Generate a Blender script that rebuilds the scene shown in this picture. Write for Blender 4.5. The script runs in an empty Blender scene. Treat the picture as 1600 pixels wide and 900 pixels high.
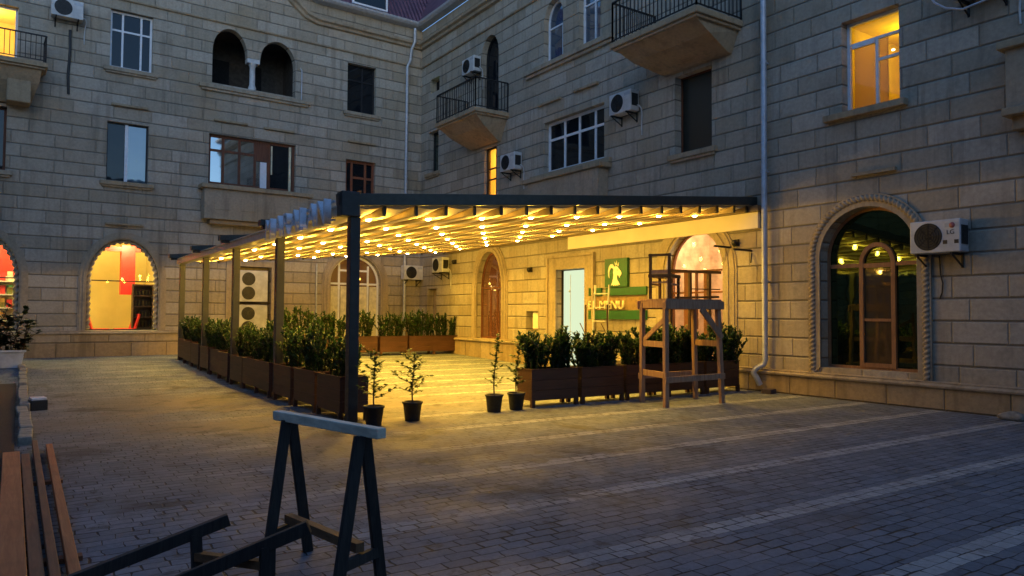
import bpy, bmesh, math, random
from mathutils import Vector, Matrix
from mathutils.geometry import tessellate_polygon
R = math.radians
sc = bpy.context.scene
C = sc.collection
TAU = 2*math.pi
I4 = Matrix.Identity(4)

# ------------------------------------------------------------------ helpers
class MB:
    """collects boxes, bars, tubes and sheets; build() links them as ONE mesh object"""
    def __init__(s): s.v = []; s.f = []; s.sm = []
    def add(s, vs, fs, smooth=False):
        b = len(s.v); s.v += [tuple(p) for p in vs]
        for f in fs: s.f.append(tuple(i+b for i in f)); s.sm.append(smooth)
        return s
    def box(s, x0, x1, y0, y1, z0, z1, M=None):
        vs = [Vector((x, y, z)) for z in (z0, z1) for y in (y0, y1) for x in (x0, x1)]
        if M is not None: vs = [M @ v for v in vs]
        return s.add(vs, [(0,2,3,1),(4,5,7,6),(0,1,5,4),(2,6,7,3),(0,4,6,2),(1,3,7,5)])
    def bar(s, a, b, w, h, up=(0,0,1), taper=1.0):
        a = Vector(a); b = Vector(b); d = (b-a).normalized(); up = Vector(up)
        if abs(d.dot(up)) > .98: up = Vector((1,0,0))
        x = d.cross(up).normalized(); y = x.cross(d).normalized()
        vs = []
        for p, k in ((a,1),(b,taper)):
            for sx, sy in ((-1,-1),(1,-1),(1,1),(-1,1)):
                vs.append(p + x*(sx*w/2*k) + y*(sy*h/2*k))
        return s.add(vs, [(3,2,1,0),(4,5,6,7),(0,1,5,4),(1,2,6,5),(2,3,7,6),(3,0,4,7)])
    def tube(s, pts, r, n=8, cap=True, smooth=True):
        pts = [Vector(p) for p in pts]; N = len(pts)
        rs = r if isinstance(r, (list, tuple)) else [r]*N
        ref = Vector((0,0,1)); vs = []; fs = []
        d0 = (pts[1]-pts[0]).normalized()
        if abs(d0.dot(ref)) > .9: ref = Vector((1,0,0))
        x = d0.cross(ref).normalized()
        for i, p in enumerate(pts):
            d = (pts[min(i+1,N-1)]-pts[max(i-1,0)]).normalized()
            x = (x - d*x.dot(d)).normalized(); y = d.cross(x)
            for k in range(n):
                a = TAU*k/n; vs.append(p + (x*math.cos(a)+y*math.sin(a))*rs[i])
        for i in range(N-1):
            for k in range(n):
                fs.append((i*n+k, i*n+(k+1)%n, (i+1)*n+(k+1)%n, (i+1)*n+k))
        s.add(vs, fs, smooth)
        if cap: s.add(vs[:n], [tuple(reversed(range(n)))]); s.add(vs[-n:], [tuple(range(n))])
        return s
    def lathe(s, prof, n=20, M=None, smooth=True):
        vs = []; fs = []
        for r, z in prof:
            for k in range(n):
                a = TAU*k/n; vs.append(Vector((r*math.cos(a), r*math.sin(a), z)))
        if M is not None: vs = [M @ v for v in vs]
        for i in range(len(prof)-1):
            for k in range(n):
                fs.append((i*n+k, i*n+(k+1)%n, (i+1)*n+(k+1)%n, (i+1)*n+k))
        return s.add(vs, fs, smooth)
    def ring(s, outer, inner, y0, y1):
        """closed frame between two (u,z) outlines, from depth y0 to y1"""
        n = len(outer); vs = []
        for P, y in ((outer,y0),(inner,y0),(inner,y1),(outer,y1)):
            vs += [(u, y, z) for u, z in P]
        fs = []
        for k in range(4):
            a, b = k*n, ((k+1) % 4)*n
            for i in range(n):
                j = (i+1) % n; fs.append((a+i, a+j, b+j, b+i))
        return s.add(vs, fs)
    def strip(s, outer, inner, y0, y1):
        """the same for an open run (an arch moulding)"""
        n = len(outer); vs = []
        for P, y in ((outer,y0),(inner,y0),(inner,y1),(outer,y1)):
            vs += [(u, y, z) for u, z in P]
        fs = []
        for k in range(4):
            a, b = k*n, ((k+1) % 4)*n
            for i in range(n-1): fs.append((a+i, a+i+1, b+i+1, b+i))
        fs += [(0, n, 2*n, 3*n), (n-1, 4*n-1, 3*n-1, 2*n-1)]
        return s.add(vs, fs)
    def prism(s, poly, y0, y1):
        n = len(poly)
        vs = [(u, y0, z) for u, z in poly] + [(u, y1, z) for u, z in poly]
        tri = tessellate_polygon([[Vector((u, z, 0)) for u, z in poly]])
        fs = [tuple(t) for t in tri] + [tuple(i+n for i in reversed(t)) for t in tri]
        for i in range(n):
            j = (i+1) % n; fs.append((i, i+n, j+n, j))
        return s.add(vs, fs)
    def sheet(s, poly, y):
        n = len(poly)
        return s.add([(u, y, z) for u, z in poly], [tuple(range(n))])
    def mesh(s, name, mat, recalc=True):
        me = bpy.data.meshes.new(name); me.from_pydata(s.v, [], s.f)
        me.polygons.foreach_set('use_smooth', s.sm)
        me.materials.append(mat)
        if recalc:
            bm = bmesh.new(); bm.from_mesh(me); bmesh.ops.recalc_face_normals(bm, faces=bm.faces); bm.to_mesh(me); bm.free()
        me.update(); return me
    def build(s, name, mat, parent=None, M=None, bevel=0, recalc=True):
        return link(name, s.mesh(name, mat, recalc), parent, M, bevel)

WM = {}   # world matrices of what has been linked
def link(name, data, parent=None, M=None, bevel=0):
    o = bpy.data.objects.new(name, data); C.objects.link(o)
    pw = WM[parent.name] if parent else I4
    w = M if M is not None else pw
    o.parent = parent; o.matrix_basis = pw.inverted() @ w
    WM[o.name] = w.copy()
    if bevel:
        m = o.modifiers.new('edge', 'BEVEL'); m.width = bevel; m.segments = 2; m.limit_method = 'ANGLE'
    return o
def tag(o, label=None, cat=None, group=None, kind=None):
    for k, v in (('label',label),('category',cat),('group',group),('kind',kind)):
        if v: o[k] = v
    return o
def thing(name, label, cat, M=I4, group=None):
    return tag(link(name, None, None, M), label, cat, group)
def at(x, y, z=0, rz=0): return Matrix.Translation((x,y,z)) @ Matrix.Rotation(rz,4,'Z')
KIDS = {}
def copy_tree(o, M, label=None, parent=None):
    c = o.copy(); C.objects.link(c)
    if parent is None:
        c.matrix_basis = M; WM[c.name] = M.copy()
        if label: c['label'] = label
    else:
        c.parent = parent; c.matrix_basis = o.matrix_basis.copy(); WM[c.name] = WM[parent.name] @ o.matrix_basis
    for ch in list(o.children): copy_tree(ch, None, None, c)
    return c
ORD = ['first','second','third','fourth','fifth','sixth','seventh','eighth','ninth','tenth','eleventh','twelfth','thirteenth']

# ------------------------------------------------------------------ materials
def mat(name):
    m = bpy.data.materials.new(name); m.use_nodes = True
    nt = m.node_tree; b = nt.nodes['Principled BSDF']
    return m, nt, b
def nd(nt, t, **kw):
    n = nt.nodes.new(t)
    for k, v in kw.items(): setattr(n, k, v)
    return n
def val(nt, op, a, b=None, c=None, clamp=False):
    n = nd(nt, 'ShaderNodeMath', operation=op, use_clamp=clamp)
    for i, x in enumerate((a, b, c)):
        if x is None: continue
        if isinstance(x, (int, float)): n.inputs[i].default_value = x
        else: nt.links.new(x, n.inputs[i])
    return n.outputs[0]
def mix(nt, f, a, b, mode='MIX'):
    n = nd(nt, 'ShaderNodeMix', data_type='RGBA', blend_type=mode)
    for i, x in ((0,f),(6,a),(7,b)):
        if isinstance(x, (int, float)): n.inputs[i].default_value = x
        elif isinstance(x, tuple): n.inputs[i].default_value = (*x, 1)
        else: nt.links.new(x, n.inputs[i])
    return n.outputs[2]
def noise(nt, vec, scale, detail=4, rough=.55, dist=0):
    n = nd(nt, 'ShaderNodeTexNoise'); n.inputs['Scale'].default_value = scale
    n.inputs['Detail'].default_value = detail; n.inputs['Roughness'].default_value = rough; n.inputs['Distortion'].default_value = dist
    nt.links.new(vec, n.inputs['Vector']); return n.outputs['Fac']
def ramp(nt, f, a, b, lo=0., hi=1.):
    n = nd(nt, 'ShaderNodeMapRange', interpolation_type='SMOOTHSTEP')
    nt.links.new(f, n.inputs[0])
    for i, x in zip((1,2,3,4), (a,b,lo,hi)): n.inputs[i].default_value = x
    return n.outputs[0]
def simple(name, col, rough=.6, metal=0, var=.25, scale=9, spec=.5, bump=0):
    m, nt, b = mat(name)
    tc = nd(nt, 'ShaderNodeTexCoord').outputs['Object']
    f = noise(nt, tc, scale)
    lo = tuple(c*(1-var) for c in col); hi = tuple(min(1, c*(1+var)) for c in col)
    nt.links.new(mix(nt, ramp(nt, f, .3, .7), lo, hi), b.inputs['Base Color'])
    g = noise(nt, tc, scale*3.1)
    nt.links.new(ramp(nt, g, .25, .75, max(.02, rough-.12), min(1, rough+.12)), b.inputs['Roughness'])
    b.inputs['Metallic'].default_value = metal; b.inputs['Specular IOR Level'].default_value = spec
    if bump:
        bp = nd(nt, 'ShaderNodeBump'); bp.inputs['Distance'].default_value = .02; bp.inputs['Strength'].default_value = bump
        nt.links.new(g, bp.inputs['Height']); nt.links.new(bp.outputs[0], b.inputs['Normal'])
    return m
def blocks(nt, u, z, w, h, joint, seed=0.):
    """staggered blocks: returns (random 0..1 per block, distance to the nearest joint line as 0 in it .. 1 away)"""
    zr = val(nt, 'DIVIDE', z, h); row = val(nt, 'FLOOR', zr)
    wn = nd(nt, 'ShaderNodeTexWhiteNoise', noise_dimensions='1D'); nt.links.new(val(nt, 'ADD', row, seed), wn.inputs['W'])
    off = val(nt, 'ADD', val(nt, 'MULTIPLY', val(nt, 'MODULO', val(nt, 'ABSOLUTE', row), 2.), .5), val(nt, 'MULTIPLY', wn.outputs[0], .34))
    ur = val(nt, 'ADD', val(nt, 'DIVIDE', u, w), off); colm = val(nt, 'FLOOR', ur)
    w2 = nd(nt, 'ShaderNodeTexWhiteNoise', noise_dimensions='2D')
    cv = nd(nt, 'ShaderNodeCombineXYZ'); nt.links.new(colm, cv.inputs[0]); nt.links.new(row, cv.inputs[1])
    nt.links.new(cv.outputs[0], w2.inputs['Vector'])
    fu = val(nt, 'SUBTRACT', ur, colm); fz = val(nt, 'SUBTRACT', zr, row)
    eu = val(nt, 'MULTIPLY', val(nt, 'MINIMUM', fu, val(nt, 'SUBTRACT', 1., fu)), w)
    ez = val(nt, 'MULTIPLY', val(nt, 'MINIMUM', fz, val(nt, 'SUBTRACT', 1., fz)), h)
    return w2.outputs[0], eu, ez
def stone(name, base, joints=True, w=.81, h=.36, seed=0., jd=.45, vj=.7):
    m, nt, b = mat(name)
    tc = nd(nt, 'ShaderNodeTexCoord').outputs['Object']
    sx = nd(nt, 'ShaderNodeSeparateXYZ'); nt.links.new(tc, sx.inputs[0])
    big = noise(nt, tc, .55, 5, .6); fine = noise(nt, tc, 14, 5, .65)
    mp = nd(nt, 'ShaderNodeMapping'); mp.inputs['Scale'].default_value = (2.2, 2.2, .22); nt.links.new(tc, mp.inputs['Vector'])
    streak = noise(nt, mp.outputs[0], 1.6, 4, .6)
    mq = nd(nt, 'ShaderNodeMapping'); mq.inputs['Scale'].default_value = (7., 7., .35); nt.links.new(tc, mq.inputs['Vector'])
    drip = val(nt, 'MULTIPLY', ramp(nt, noise(nt, mq.outputs[0], 1.2, 3, .5), .53, .66), ramp(nt, noise(nt, tc, .8, 3), .42, .58))
    dark = tuple(c*k for c, k in zip(base, (.48,.46,.44))); lite = tuple(c*k for c, k in zip(base, (1.16,1.15,1.12)))
    warm = tuple(c*k for c, k in zip(base, (1.02,.88,.68)))
    c = mix(nt, ramp(nt, fine, .25, .75), tuple(x*.86 for x in base), lite)
    c = mix(nt, val(nt, 'MULTIPLY', ramp(nt, big, .45, .75), .55), c, warm)
    c = mix(nt, val(nt, 'MULTIPLY', ramp(nt, streak, .50, .70), .5), c, dark)
    c = mix(nt, val(nt, 'MULTIPLY', drip, .3), c, tuple(x*.34 for x in base))
    patch = noise(nt, tc, 1.9, 6, .68, .4)
    c = mix(nt, val(nt, 'MULTIPLY', ramp(nt, patch, .50, .70), .4), c, tuple(x*.55 for x in base))
    hgt = val(nt, 'MULTIPLY', fine, .25)
    if joints:
        rnd, eu, ez = blocks(nt, sx.outputs[0], sx.outputs[2], w, h, .01, seed)
        tone = ramp(nt, rnd, 0., 1., .86, 1.09)
        hs = nd(nt, 'ShaderNodeHueSaturation'); nt.links.new(c, hs.inputs['Color']); nt.links.new(tone, hs.inputs['Value'])
        nt.links.new(ramp(nt, rnd, 0., 1., 1.15, .88), hs.inputs['Saturation'])
        c = hs.outputs[0]
        jz = ramp(nt, ez, .006, .016); ju = ramp(nt, eu, .003, .011)
        j = val(nt, 'MINIMUM', jz, val(nt, 'ADD', val(nt, 'MULTIPLY', ju, vj), 1-vj))
        c = mix(nt, j, tuple(x*jd for x in base), c)
        hgt = val(nt, 'ADD', hgt, val(nt, 'MULTIPLY', val(nt, 'MINIMUM', ramp(nt, ez, .004, .03), ramp(nt, eu, .002, .018)), 1.2))
    bp = nd(nt, 'ShaderNodeBump'); bp.inputs['Distance'].default_value = .025; bp.inputs['Strength'].default_value = .8
    nt.links.new(hgt, bp.inputs['Height']); nt.links.new(bp.outputs[0], b.inputs['Normal'])
    nt.links.new(c, b.inputs['Base Color']); b.inputs['Roughness'].default_value = .88; b.inputs['Specular IOR Level'].default_value = .25
    return m
def wood(name, a, bcol, rough=.65, axis=0, spec=.4):
    m, nt, b = mat(name)
    tc = nd(nt, 'ShaderNodeTexCoord').outputs['Object']
    mp = nd(nt, 'ShaderNodeMapping'); s = [22., 22., 22.]; s[axis] = 1.6; mp.inputs['Scale'].default_value = s
    nt.links.new(tc, mp.inputs['Vector'])
    f = noise(nt, mp.outputs[0], 1.4, 6, .65, .6); g = noise(nt, tc, 3.1)
    c = mix(nt, ramp(nt, f, .3, .72), a, bcol)
    c = mix(nt, val(nt, 'MULTIPLY', ramp(nt, g, .5, .8), .5), c, tuple(x*.5 for x in a))
    nt.links.new(c, b.inputs['Base Color']); b.inputs['Roughness'].default_value = rough; b.inputs['Specular IOR Level'].default_value = spec
    bp = nd(nt, 'ShaderNodeBump'); bp.inputs['Distance'].default_value = .006; bp.inputs['Strength'].default_value = .5
    nt.links.new(f, bp.inputs['Height']); nt.links.new(bp.outputs[0], b.inputs['Normal'])
    return m
def emit(name, col, strength):
    m = bpy.data.materials.new(name); m.use_nodes = True; nt = m.node_tree; nt.nodes.clear()
    o = nd(nt, 'ShaderNodeOutputMaterial'); e = nd(nt, 'ShaderNodeEmission')
    e.inputs[0].default_value = (*col, 1); e.inputs[1].default_value = strength
    nt.links.new(e.outputs[0], o.inputs[0]); return m
def glass(name, tint, refl=.12, rough=.03, wav=.004, fk=.9, gc=(.95,.95,.95)):
    """an opaque-looking dark pane that mirrors the yard"""
    m = bpy.data.materials.new(name); m.use_nodes = True; nt = m.node_tree; nt.nodes.clear()
    o = nd(nt, 'ShaderNodeOutputMaterial'); d = nd(nt, 'ShaderNodeBsdfDiffuse'); g = nd(nt, 'ShaderNodeBsdfGlossy')
    d.inputs[0].default_value = (*tint, 1); g.inputs['Roughness'].default_value = rough
    g.inputs[0].default_value = (*gc, 1)
    fr = nd(nt, 'ShaderNodeFresnel'); fr.inputs[0].default_value = 1.5
    f = val(nt, 'ADD', val(nt, 'MULTIPLY', fr.outputs[0], fk), refl, clamp=True)
    mx = nd(nt, 'ShaderNodeMixShader'); nt.links.new(f, mx.inputs[0]); nt.links.new(d.outputs[0], mx.inputs[1]); nt.links.new(g.outputs[0], mx.inputs[2])
    tc = nd(nt, 'ShaderNodeTexCoord').outputs['Object']
    bp = nd(nt, 'ShaderNodeBump'); bp.inputs['Distance'].default_value = wav; bp.inputs['Strength'].default_value = 1
    nt.links.new(noise(nt, tc, 1.3, 2), bp.inputs['Height']); nt.links.new(bp.outputs[0], g.inputs['Normal'])
    nt.links.new(mx.outputs[0], o.inputs[0]); return m
def clear_glass(name, refl=.05):
    m = bpy.data.materials.new(name); m.use_nodes = True; nt = m.node_tree; nt.nodes.clear()
    o = nd(nt, 'ShaderNodeOutputMaterial'); d = nd(nt, 'ShaderNodeBsdfTransparent'); g = nd(nt, 'ShaderNodeBsdfGlossy')
    d.inputs[0].default_value = (.9,.93,.9,1); g.inputs['Roughness'].default_value = .02
    fr = nd(nt, 'ShaderNodeFresnel'); fr.inputs[0].default_value = 1.45
    mx = nd(nt, 'ShaderNodeMixShader'); nt.links.new(val(nt, 'ADD', val(nt,'MULTIPLY',fr.outputs[0],.6), refl*.3), mx.inputs[0])
    nt.links.new(d.outputs[0], mx.inputs[1]); nt.links.new(g.outputs[0], mx.inputs[2]); nt.links.new(mx.outputs[0], o.inputs[0]); return m
def leafmat(name, a, bcol):
    m, nt, b = mat(name)
    g = nd(nt, 'ShaderNodeNewGeometry').outputs['Random Per Island']
    nt.links.new(mix(nt, g, a, bcol), b.inputs['Base Color'])
    b.inputs['Roughness'].default_value = .5; b.inputs['Specular IOR Level'].default_value = .35
    b.inputs['Subsurface Weight'].default_value = 0
    tr = nd(nt, 'ShaderNodeBsdfTranslucent'); nt.links.new(mix(nt, g, tuple(x*1.2 for x in a), tuple(x*1.3 for x in bcol)), tr.inputs[0])
    mx = nd(nt, 'ShaderNodeMixShader'); mx.inputs[0].default_value = .28
    o = nt.nodes['Material Output']
    nt.links.new(b.outputs[0], mx.inputs[1]); nt.links.new(tr.outputs[0], mx.inputs[2]); nt.links.new(mx.outputs[0], o.inputs[0])
    return m

STONE = (.36,.325,.268)
M_wallA = stone('limestone_blocks', STONE, seed=3., vj=.3, w=1.02)
M_wallB = stone('limestone_blocks_side', STONE, seed=11., vj=.5)
M_trim = stone('limestone_trim', (.34,.29,.22), joints=False)
M_plinth = stone('limestone_plinth', (.32,.255,.17), w=.95, h=.62, seed=5.)
M_soffit = stone('weathered_plaster', (.34,.27,.18), joints=False)
M_white = simple('white_plastic', (.50,.51,.51), .45, var=.15, scale=5)
M_frame = simple('white_window_frame', (.70,.73,.78), .4, var=.06)
M_brown = wood('brown_window_wood', (.10,.035,.018), (.17,.065,.03), axis=2)
M_redwood = wood('red_brown_wood', (.16,.05,.022), (.25,.09,.04), axis=2)
M_oak = wood('oak_door_frame', (.22,.10,.045), (.30,.15,.07), axis=2)
M_iron = simple('black_iron', (.018,.018,.02), .5, .4)
M_zinc = simple('grey_zinc_pipe', (.42,.45,.50), .45, .25, var=.12)
M_roof = None
M_glass = glass('dark_window_glass', (.008,.011,.015), .015, fk=.6)
M_glass_sky = glass('sky_mirroring_glass', (.01,.014,.02), .48, .03, .0008)
M_glass_blue = glass('painted_sky_blue_glass', (.012,.055,.11), .16)  # blue of the reflected sky put into the pane colour
M_glass_shop = glass('dark_shop_glass', (.004,.006,.004), .10, .02, .003, .9, (.62,.9,.45))
M_glass_warm = glass('curtained_glass', (.115,.05,.04), .14, .02, .003)
M_clear = clear_glass('clear_glass')
M_anthr = simple('anthracite_aluminium', (.028,.031,.033), .45, .2, var=.15)
M_rail_ = simple('anthracite_rail', (.035,.04,.036), .42, .2, var=.15)
M_gutter = simple('beige_aluminium', (.50,.44,.33), .4, .15, var=.1)
M_fabric = simple('ivory_canopy_fabric', (.82,.74,.58), .75, var=.05, scale=2)
nt = M_fabric.node_tree; _t = nd(nt, 'ShaderNodeBsdfTranslucent'); _t.inputs[0].default_value = (.62,.52,.36,1); _m = nd(nt, 'ShaderNodeMixShader'); _m.inputs[0].default_value = .10
nt.links.new(nt.nodes['Principled BSDF'].outputs[0], _m.inputs[1]); nt.links.new(_t.outputs[0], _m.inputs[2]); nt.links.new(_m.outputs[0], nt.nodes['Material Output'].inputs[0])
M_rib = simple('bronze_aluminium_rib', (.20,.145,.085), .45, .1, var=.1)
M_black = simple('black_plastic', (.012,.013,.014), .5)
M_dark = simple('dark_void', (.006,.006,.007), .9)
M_pot = simple('black_nursery_pot', (.014,.015,.017), .55)
M_soil = simple('soil', (.050,.026,.015), .95, scale=30, bump=.6)
M_planter = wood('dark_brown_planter_board', (.045,.018,.011), (.075,.030,.018), .55, axis=0)
M_planter_lit = M_planter
M_scaff = wood('raw_scaffold_timber', (.27,.145,.085), (.42,.26,.16), .8, axis=2)
M_chair = wood('dark_chair_wood', (.035,.018,.012), (.06,.03,.018), .5, axis=2)
M_sawtop = wood('grey_weathered_beam', (.58,.53,.42), (.82,.76,.62), .8, axis=1)
M_sawleg = wood('tarred_leg_wood', (.020,.018,.018), (.045,.038,.034), .7, axis=2)
M_sawrung = wood('bare_rung_wood', (.14,.07,.035), (.22,.11,.05), .7, axis=1)
M_plank = wood('orange_timber_board', (.36,.11,.034), (.50,.175,.06), .6, axis=1)
M_plank2 = wood('dull_timber_board', (.17,.065,.03), (.26,.10,.045), .65, axis=1)
M_green = simple('green_sign_board', (.008,.085,.028), .45, var=.12)
M_cream = simple('cream_sign_paint', (.78,.74,.58), .5, var=.05)
M_letter = simple('white_sign_letter', (.62,.64,.70), .35, .1, var=.1)
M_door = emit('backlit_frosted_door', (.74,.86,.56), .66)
M_valance, nt, b = mat('thin_valance_fabric'); b.inputs['Base Color'].default_value = (.35,.24,.13,1)
_t = nd(nt, 'ShaderNodeBsdfTranslucent'); _t.inputs[0].default_value = (.62,.42,.2,1); _m = nd(nt, 'ShaderNodeMixShader'); _m.inputs[0].default_value = .6
nt.links.new(b.outputs[0], _m.inputs[1]); nt.links.new(_t.outputs[0], _m.inputs[2]); nt.links.new(_m.outputs[0], nt.nodes['Material Output'].inputs[0])
M_lcurt, nt, b = mat('backlit_curtain'); b.inputs['Base Color'].default_value = (.7,.55,.25,1)
_t = nd(nt, 'ShaderNodeBsdfTranslucent'); _t.inputs[0].default_value = (.75,.6,.28,1); _m = nd(nt, 'ShaderNodeMixShader'); _m.inputs[0].default_value = .75
nt.links.new(b.outputs[0], _m.inputs[1]); nt.links.new(_t.outputs[0], _m.inputs[2]); nt.links.new(_m.outputs[0], nt.nodes['Material Output'].inputs[0])
M_curtain = simple('pleated_curtain', (.62,.58,.40), .8, var=.2, scale=6)
M_kerb = simple('kerb_concrete', (.24,.22,.185), .9, var=.3, bump=.5)
M_led = emit('led_lamp', (1,.72,.28), 55)
M_redpaint = simple('red_paint', (.62,.022,.014), .45, var=.08)
M_yellowroom = simple('yellow_room_plaster', (.74,.58,.20), .8, var=.06, scale=1.4)
M_creamroom = simple('cream_room_plaster', (.70,.55,.32), .8, var=.06, scale=1.4)
M_floorroom = simple('room_floor', (.35,.26,.16), .5)
M_leaf = leafmat('hedge_leaf', (.011,.040,.011), (.034,.084,.022))
M_leaf2 = leafmat('dark_bush_leaf', (.010,.034,.012), (.030,.075,.024))
M_leaf3 = leafmat('sapling_leaf', (.022,.050,.012), (.055,.10,.022))
M_leaf4 = leafmat('houseplant_leaf', (.006,.012,.005), (.018,.028,.010))
M_bark = simple('twig_bark', (.06,.04,.025), .85)

# rust-purple roof tiles
M_roof, nt, b = mat('purple_roof_tile')
tc = nd(nt, 'ShaderNodeTexCoord').outputs['Object']
w1 = nd(nt, 'ShaderNodeTexWave', bands_direction='X', wave_profile='SIN'); w1.inputs['Scale'].default_value = 1.9; nt.links.new(tc, w1.inputs['Vector'])
w2 = nd(nt, 'ShaderNodeTexWave', bands_direction='Z', wave_profile='SAW'); w2.inputs['Scale'].default_value = 1.1; nt.links.new(tc, w2.inputs['Vector'])
hh = val(nt, 'ADD', w1.outputs['Fac'], val(nt, 'MULTIPLY', w2.outputs['Fac'], .5))
nt.links.new(mix(nt, ramp(nt, noise(nt, tc, 2.5), .3, .7), (.085,.045,.075), (.15,.075,.115)), b.inputs['Base Color'])
bp = nd(nt, 'ShaderNodeBump'); bp.inputs['Distance'].default_value = .06; nt.links.new(hh, bp.inputs['Height']); nt.links.new(bp.outputs[0], b.inputs['Normal'])
b.inputs['Roughness'].default_value = .55

# paving of the yard
M_ground, nt, b = mat('yard_paving')
tc = nd(nt, 'ShaderNodeTexCoord').outputs['Object']
wob = nd(nt, 'ShaderNodeTexNoise'); wob.inputs['Scale'].default_value = 5.; wob.inputs['Detail'].default_value = 3; nt.links.new(tc, wob.inputs['Vector'])
wv = nd(nt, 'ShaderNodeVectorMath', operation='SUBTRACT'); nt.links.new(wob.outputs['Color'], wv.inputs[0]); wv.inputs[1].default_value = (.5,.5,.5)
ws = nd(nt, 'ShaderNodeVectorMath', operation='SCALE'); nt.links.new(wv.outputs[0], ws.inputs[0]); ws.inputs['Scale'].default_value = .05
wa = nd(nt, 'ShaderNodeVectorMath', operation='ADD'); nt.links.new(tc, wa.inputs[0]); nt.links.new(ws.outputs[0], wa.inputs[1])
sx = nd(nt, 'ShaderNodeSeparateXYZ'); nt.links.new(wa.outputs[0], sx.inputs[0])
sr = nd(nt, 'ShaderNodeSeparateXYZ'); nt.links.new(tc, sr.inputs[0])
X, Y = sx.outputs[0], sx.outputs[1]
PITCH = 1.235
ph = val(nt, 'DIVIDE', val(nt, 'SUBTRACT', Y, 2.20), PITCH)
fr_ = val(nt, 'MULTIPLY', val(nt, 'SUBTRACT', ph, val(nt, 'FLOOR', ph)), PITCH)       # 0..1.235 within a bay, stripe is 0...22
stripe = val(nt, 'LESS_THAN', fr_, .21)
r1, eu1, ez1 = blocks(nt, X, val(nt, 'SUBTRACT', Y, .065), .205, .1141, .01)
r2, eu2, ez2 = blocks(nt, X, val(nt, 'MINIMUM', fr_, .208), .15, .105, .01, 7.)
rnd = val(nt, 'ADD', val(nt, 'MULTIPLY', r1, val(nt, 'SUBTRACT', 1., stripe)), val(nt, 'MULTIPLY', r2, stripe))
e1 = val(nt, 'MINIMUM', eu1, ez1); e2 = val(nt, 'MINIMUM', eu2, ez2)
ee = val(nt, 'ADD', val(nt, 'MULTIPLY', e1, val(nt, 'SUBTRACT', 1., stripe)), val(nt, 'MULTIPLY', e2, stripe))
gap = noise(nt, tc, 2.3, 4, .6); gapw = ramp(nt, gap, .38, .72, .0025, .012)
jn = val(nt, 'DIVIDE', ee, gapw); joint = ramp(nt, jn, .55, 1.25)
fine = noise(nt, tc, 26, 5, .7); mid = noise(nt, tc, 1.1, 5, .62); lay = noise(nt, tc, .42, 5, .6)
cb = mix(nt, rnd, (.118,.142,.18), (.178,.208,.255)); cs = mix(nt, rnd, (.27,.29,.31), (.39,.41,.42))
c = mix(nt, val(nt, 'MULTIPLY', val(nt, 'MULTIPLY', stripe, ramp(nt, mid, .25, .5, .55, 1.)), ramp(nt, val(nt, 'ADD', sr.outputs[0], val(nt, 'MULTIPLY', lay, 3.)), 2.2, 6.5, .22, 1.)), cb, cs)
c = mix(nt, ramp(nt, fine, .2, .8), mix(nt, .35, c, (0.,0.,0.)), c)
c = mix(nt, joint, (.016,.016,.017), c)
# sandy dirt trodden round the building site
dx = val(nt, 'SUBTRACT', sr.outputs[0], 3.2); dy = val(nt, 'SUBTRACT', sr.outputs[1], 11.2)
dd = val(nt, 'SQRT', val(nt, 'ADD', val(nt, 'MULTIPLY', dx, dx), val(nt, 'MULTIPLY', val(nt, 'MULTIPLY', dy, dy), .55)))
sand = val(nt, 'MULTIPLY', ramp(nt, dd, 1.6, 5.4, 1., 0.), ramp(nt, lay, .36, .60, .25, 1.))
sandc = mix(nt, ramp(nt, mid, .3, .7), (.095,.078,.062), (.165,.135,.105))
c = mix(nt, val(nt, 'MULTIPLY', sand, .88), c, sandc)
# damp, dark patches
blot = val(nt, 'MAXIMUM', val(nt, 'MULTIPLY', ramp(nt, noise(nt, tc, .9, 7, .7, .5), .53, .64), ramp(nt, dd, 3., 8., .85, .25)), val(nt, 'MULTIPLY', ramp(nt, noise(nt, tc, 4.5, 6, .7, .3), .56, .66), ramp(nt, dd, 3., 9., .8, .2)))
c = mix(nt, blot, c, (.04,.036,.032))
nt.links.new(c, b.inputs['Base Color'])
hgt = val(nt, 'ADD', val(nt, 'MULTIPLY', joint, val(nt, 'SUBTRACT', 1., val(nt, 'MULTIPLY', sand, .8))), val(nt, 'ADD', val(nt, 'MULTIPLY', rnd, .25), val(nt, 'MULTIPLY', fine, .35)))
bp = nd(nt, 'ShaderNodeBump'); bp.inputs['Distance'].default_value = .012; bp.inputs['Strength'].default_value = .6
nt.links.new(hgt, bp.inputs['Height']); nt.links.new(bp.outputs[0], b.inputs['Normal'])
nt.links.new(ramp(nt, mid, .3, .7, .62, .88), b.inputs['Roughness']); b.inputs['Specular IOR Level'].default_value = .35

# ------------------------------------------------------------------ ground
def gz(y): return max(0., min(.22, (y-16)*.0262))
mb = MB(); ys = [-90,-20,0,4,8,12,16,18,20,22,24.4,30,120]; xs = [-90,-30,-10,-4,0,4,8,12.6,20,60,120]
vs = [(x, y, gz(y)) for y in ys for x in xs]; n = len(xs)
mb.add(vs, [(j*n+i, j*n+i+1, (j+1)*n+i+1, (j+1)*n+i) for j in range(len(ys)-1) for i in range(n-1)])
tag(mb.build('ground', M_ground), kind='structure')

# ------------------------------------------------------------------ the building
K = Vector((12.45, 24.75, 0)); uA = Vector((.99916,.04093,0)).normalized()
MA = Matrix.Translation(K) @ Matrix(((uA.x,-uA.y,0,0),(uA.y,uA.x,0,0),(0,0,1,0),(0,0,0,1)))
MBm = Matrix.Translation(K) @ Matrix(((0,1,0,0),(-1,0,0,0),(0,0,1,0),(0,0,0,1)))
bld = thing('apartment_building', 'long pale limestone apartment block closing the yard on two sides, arched shopfronts below', 'building', Matrix.Translation(K))

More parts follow.
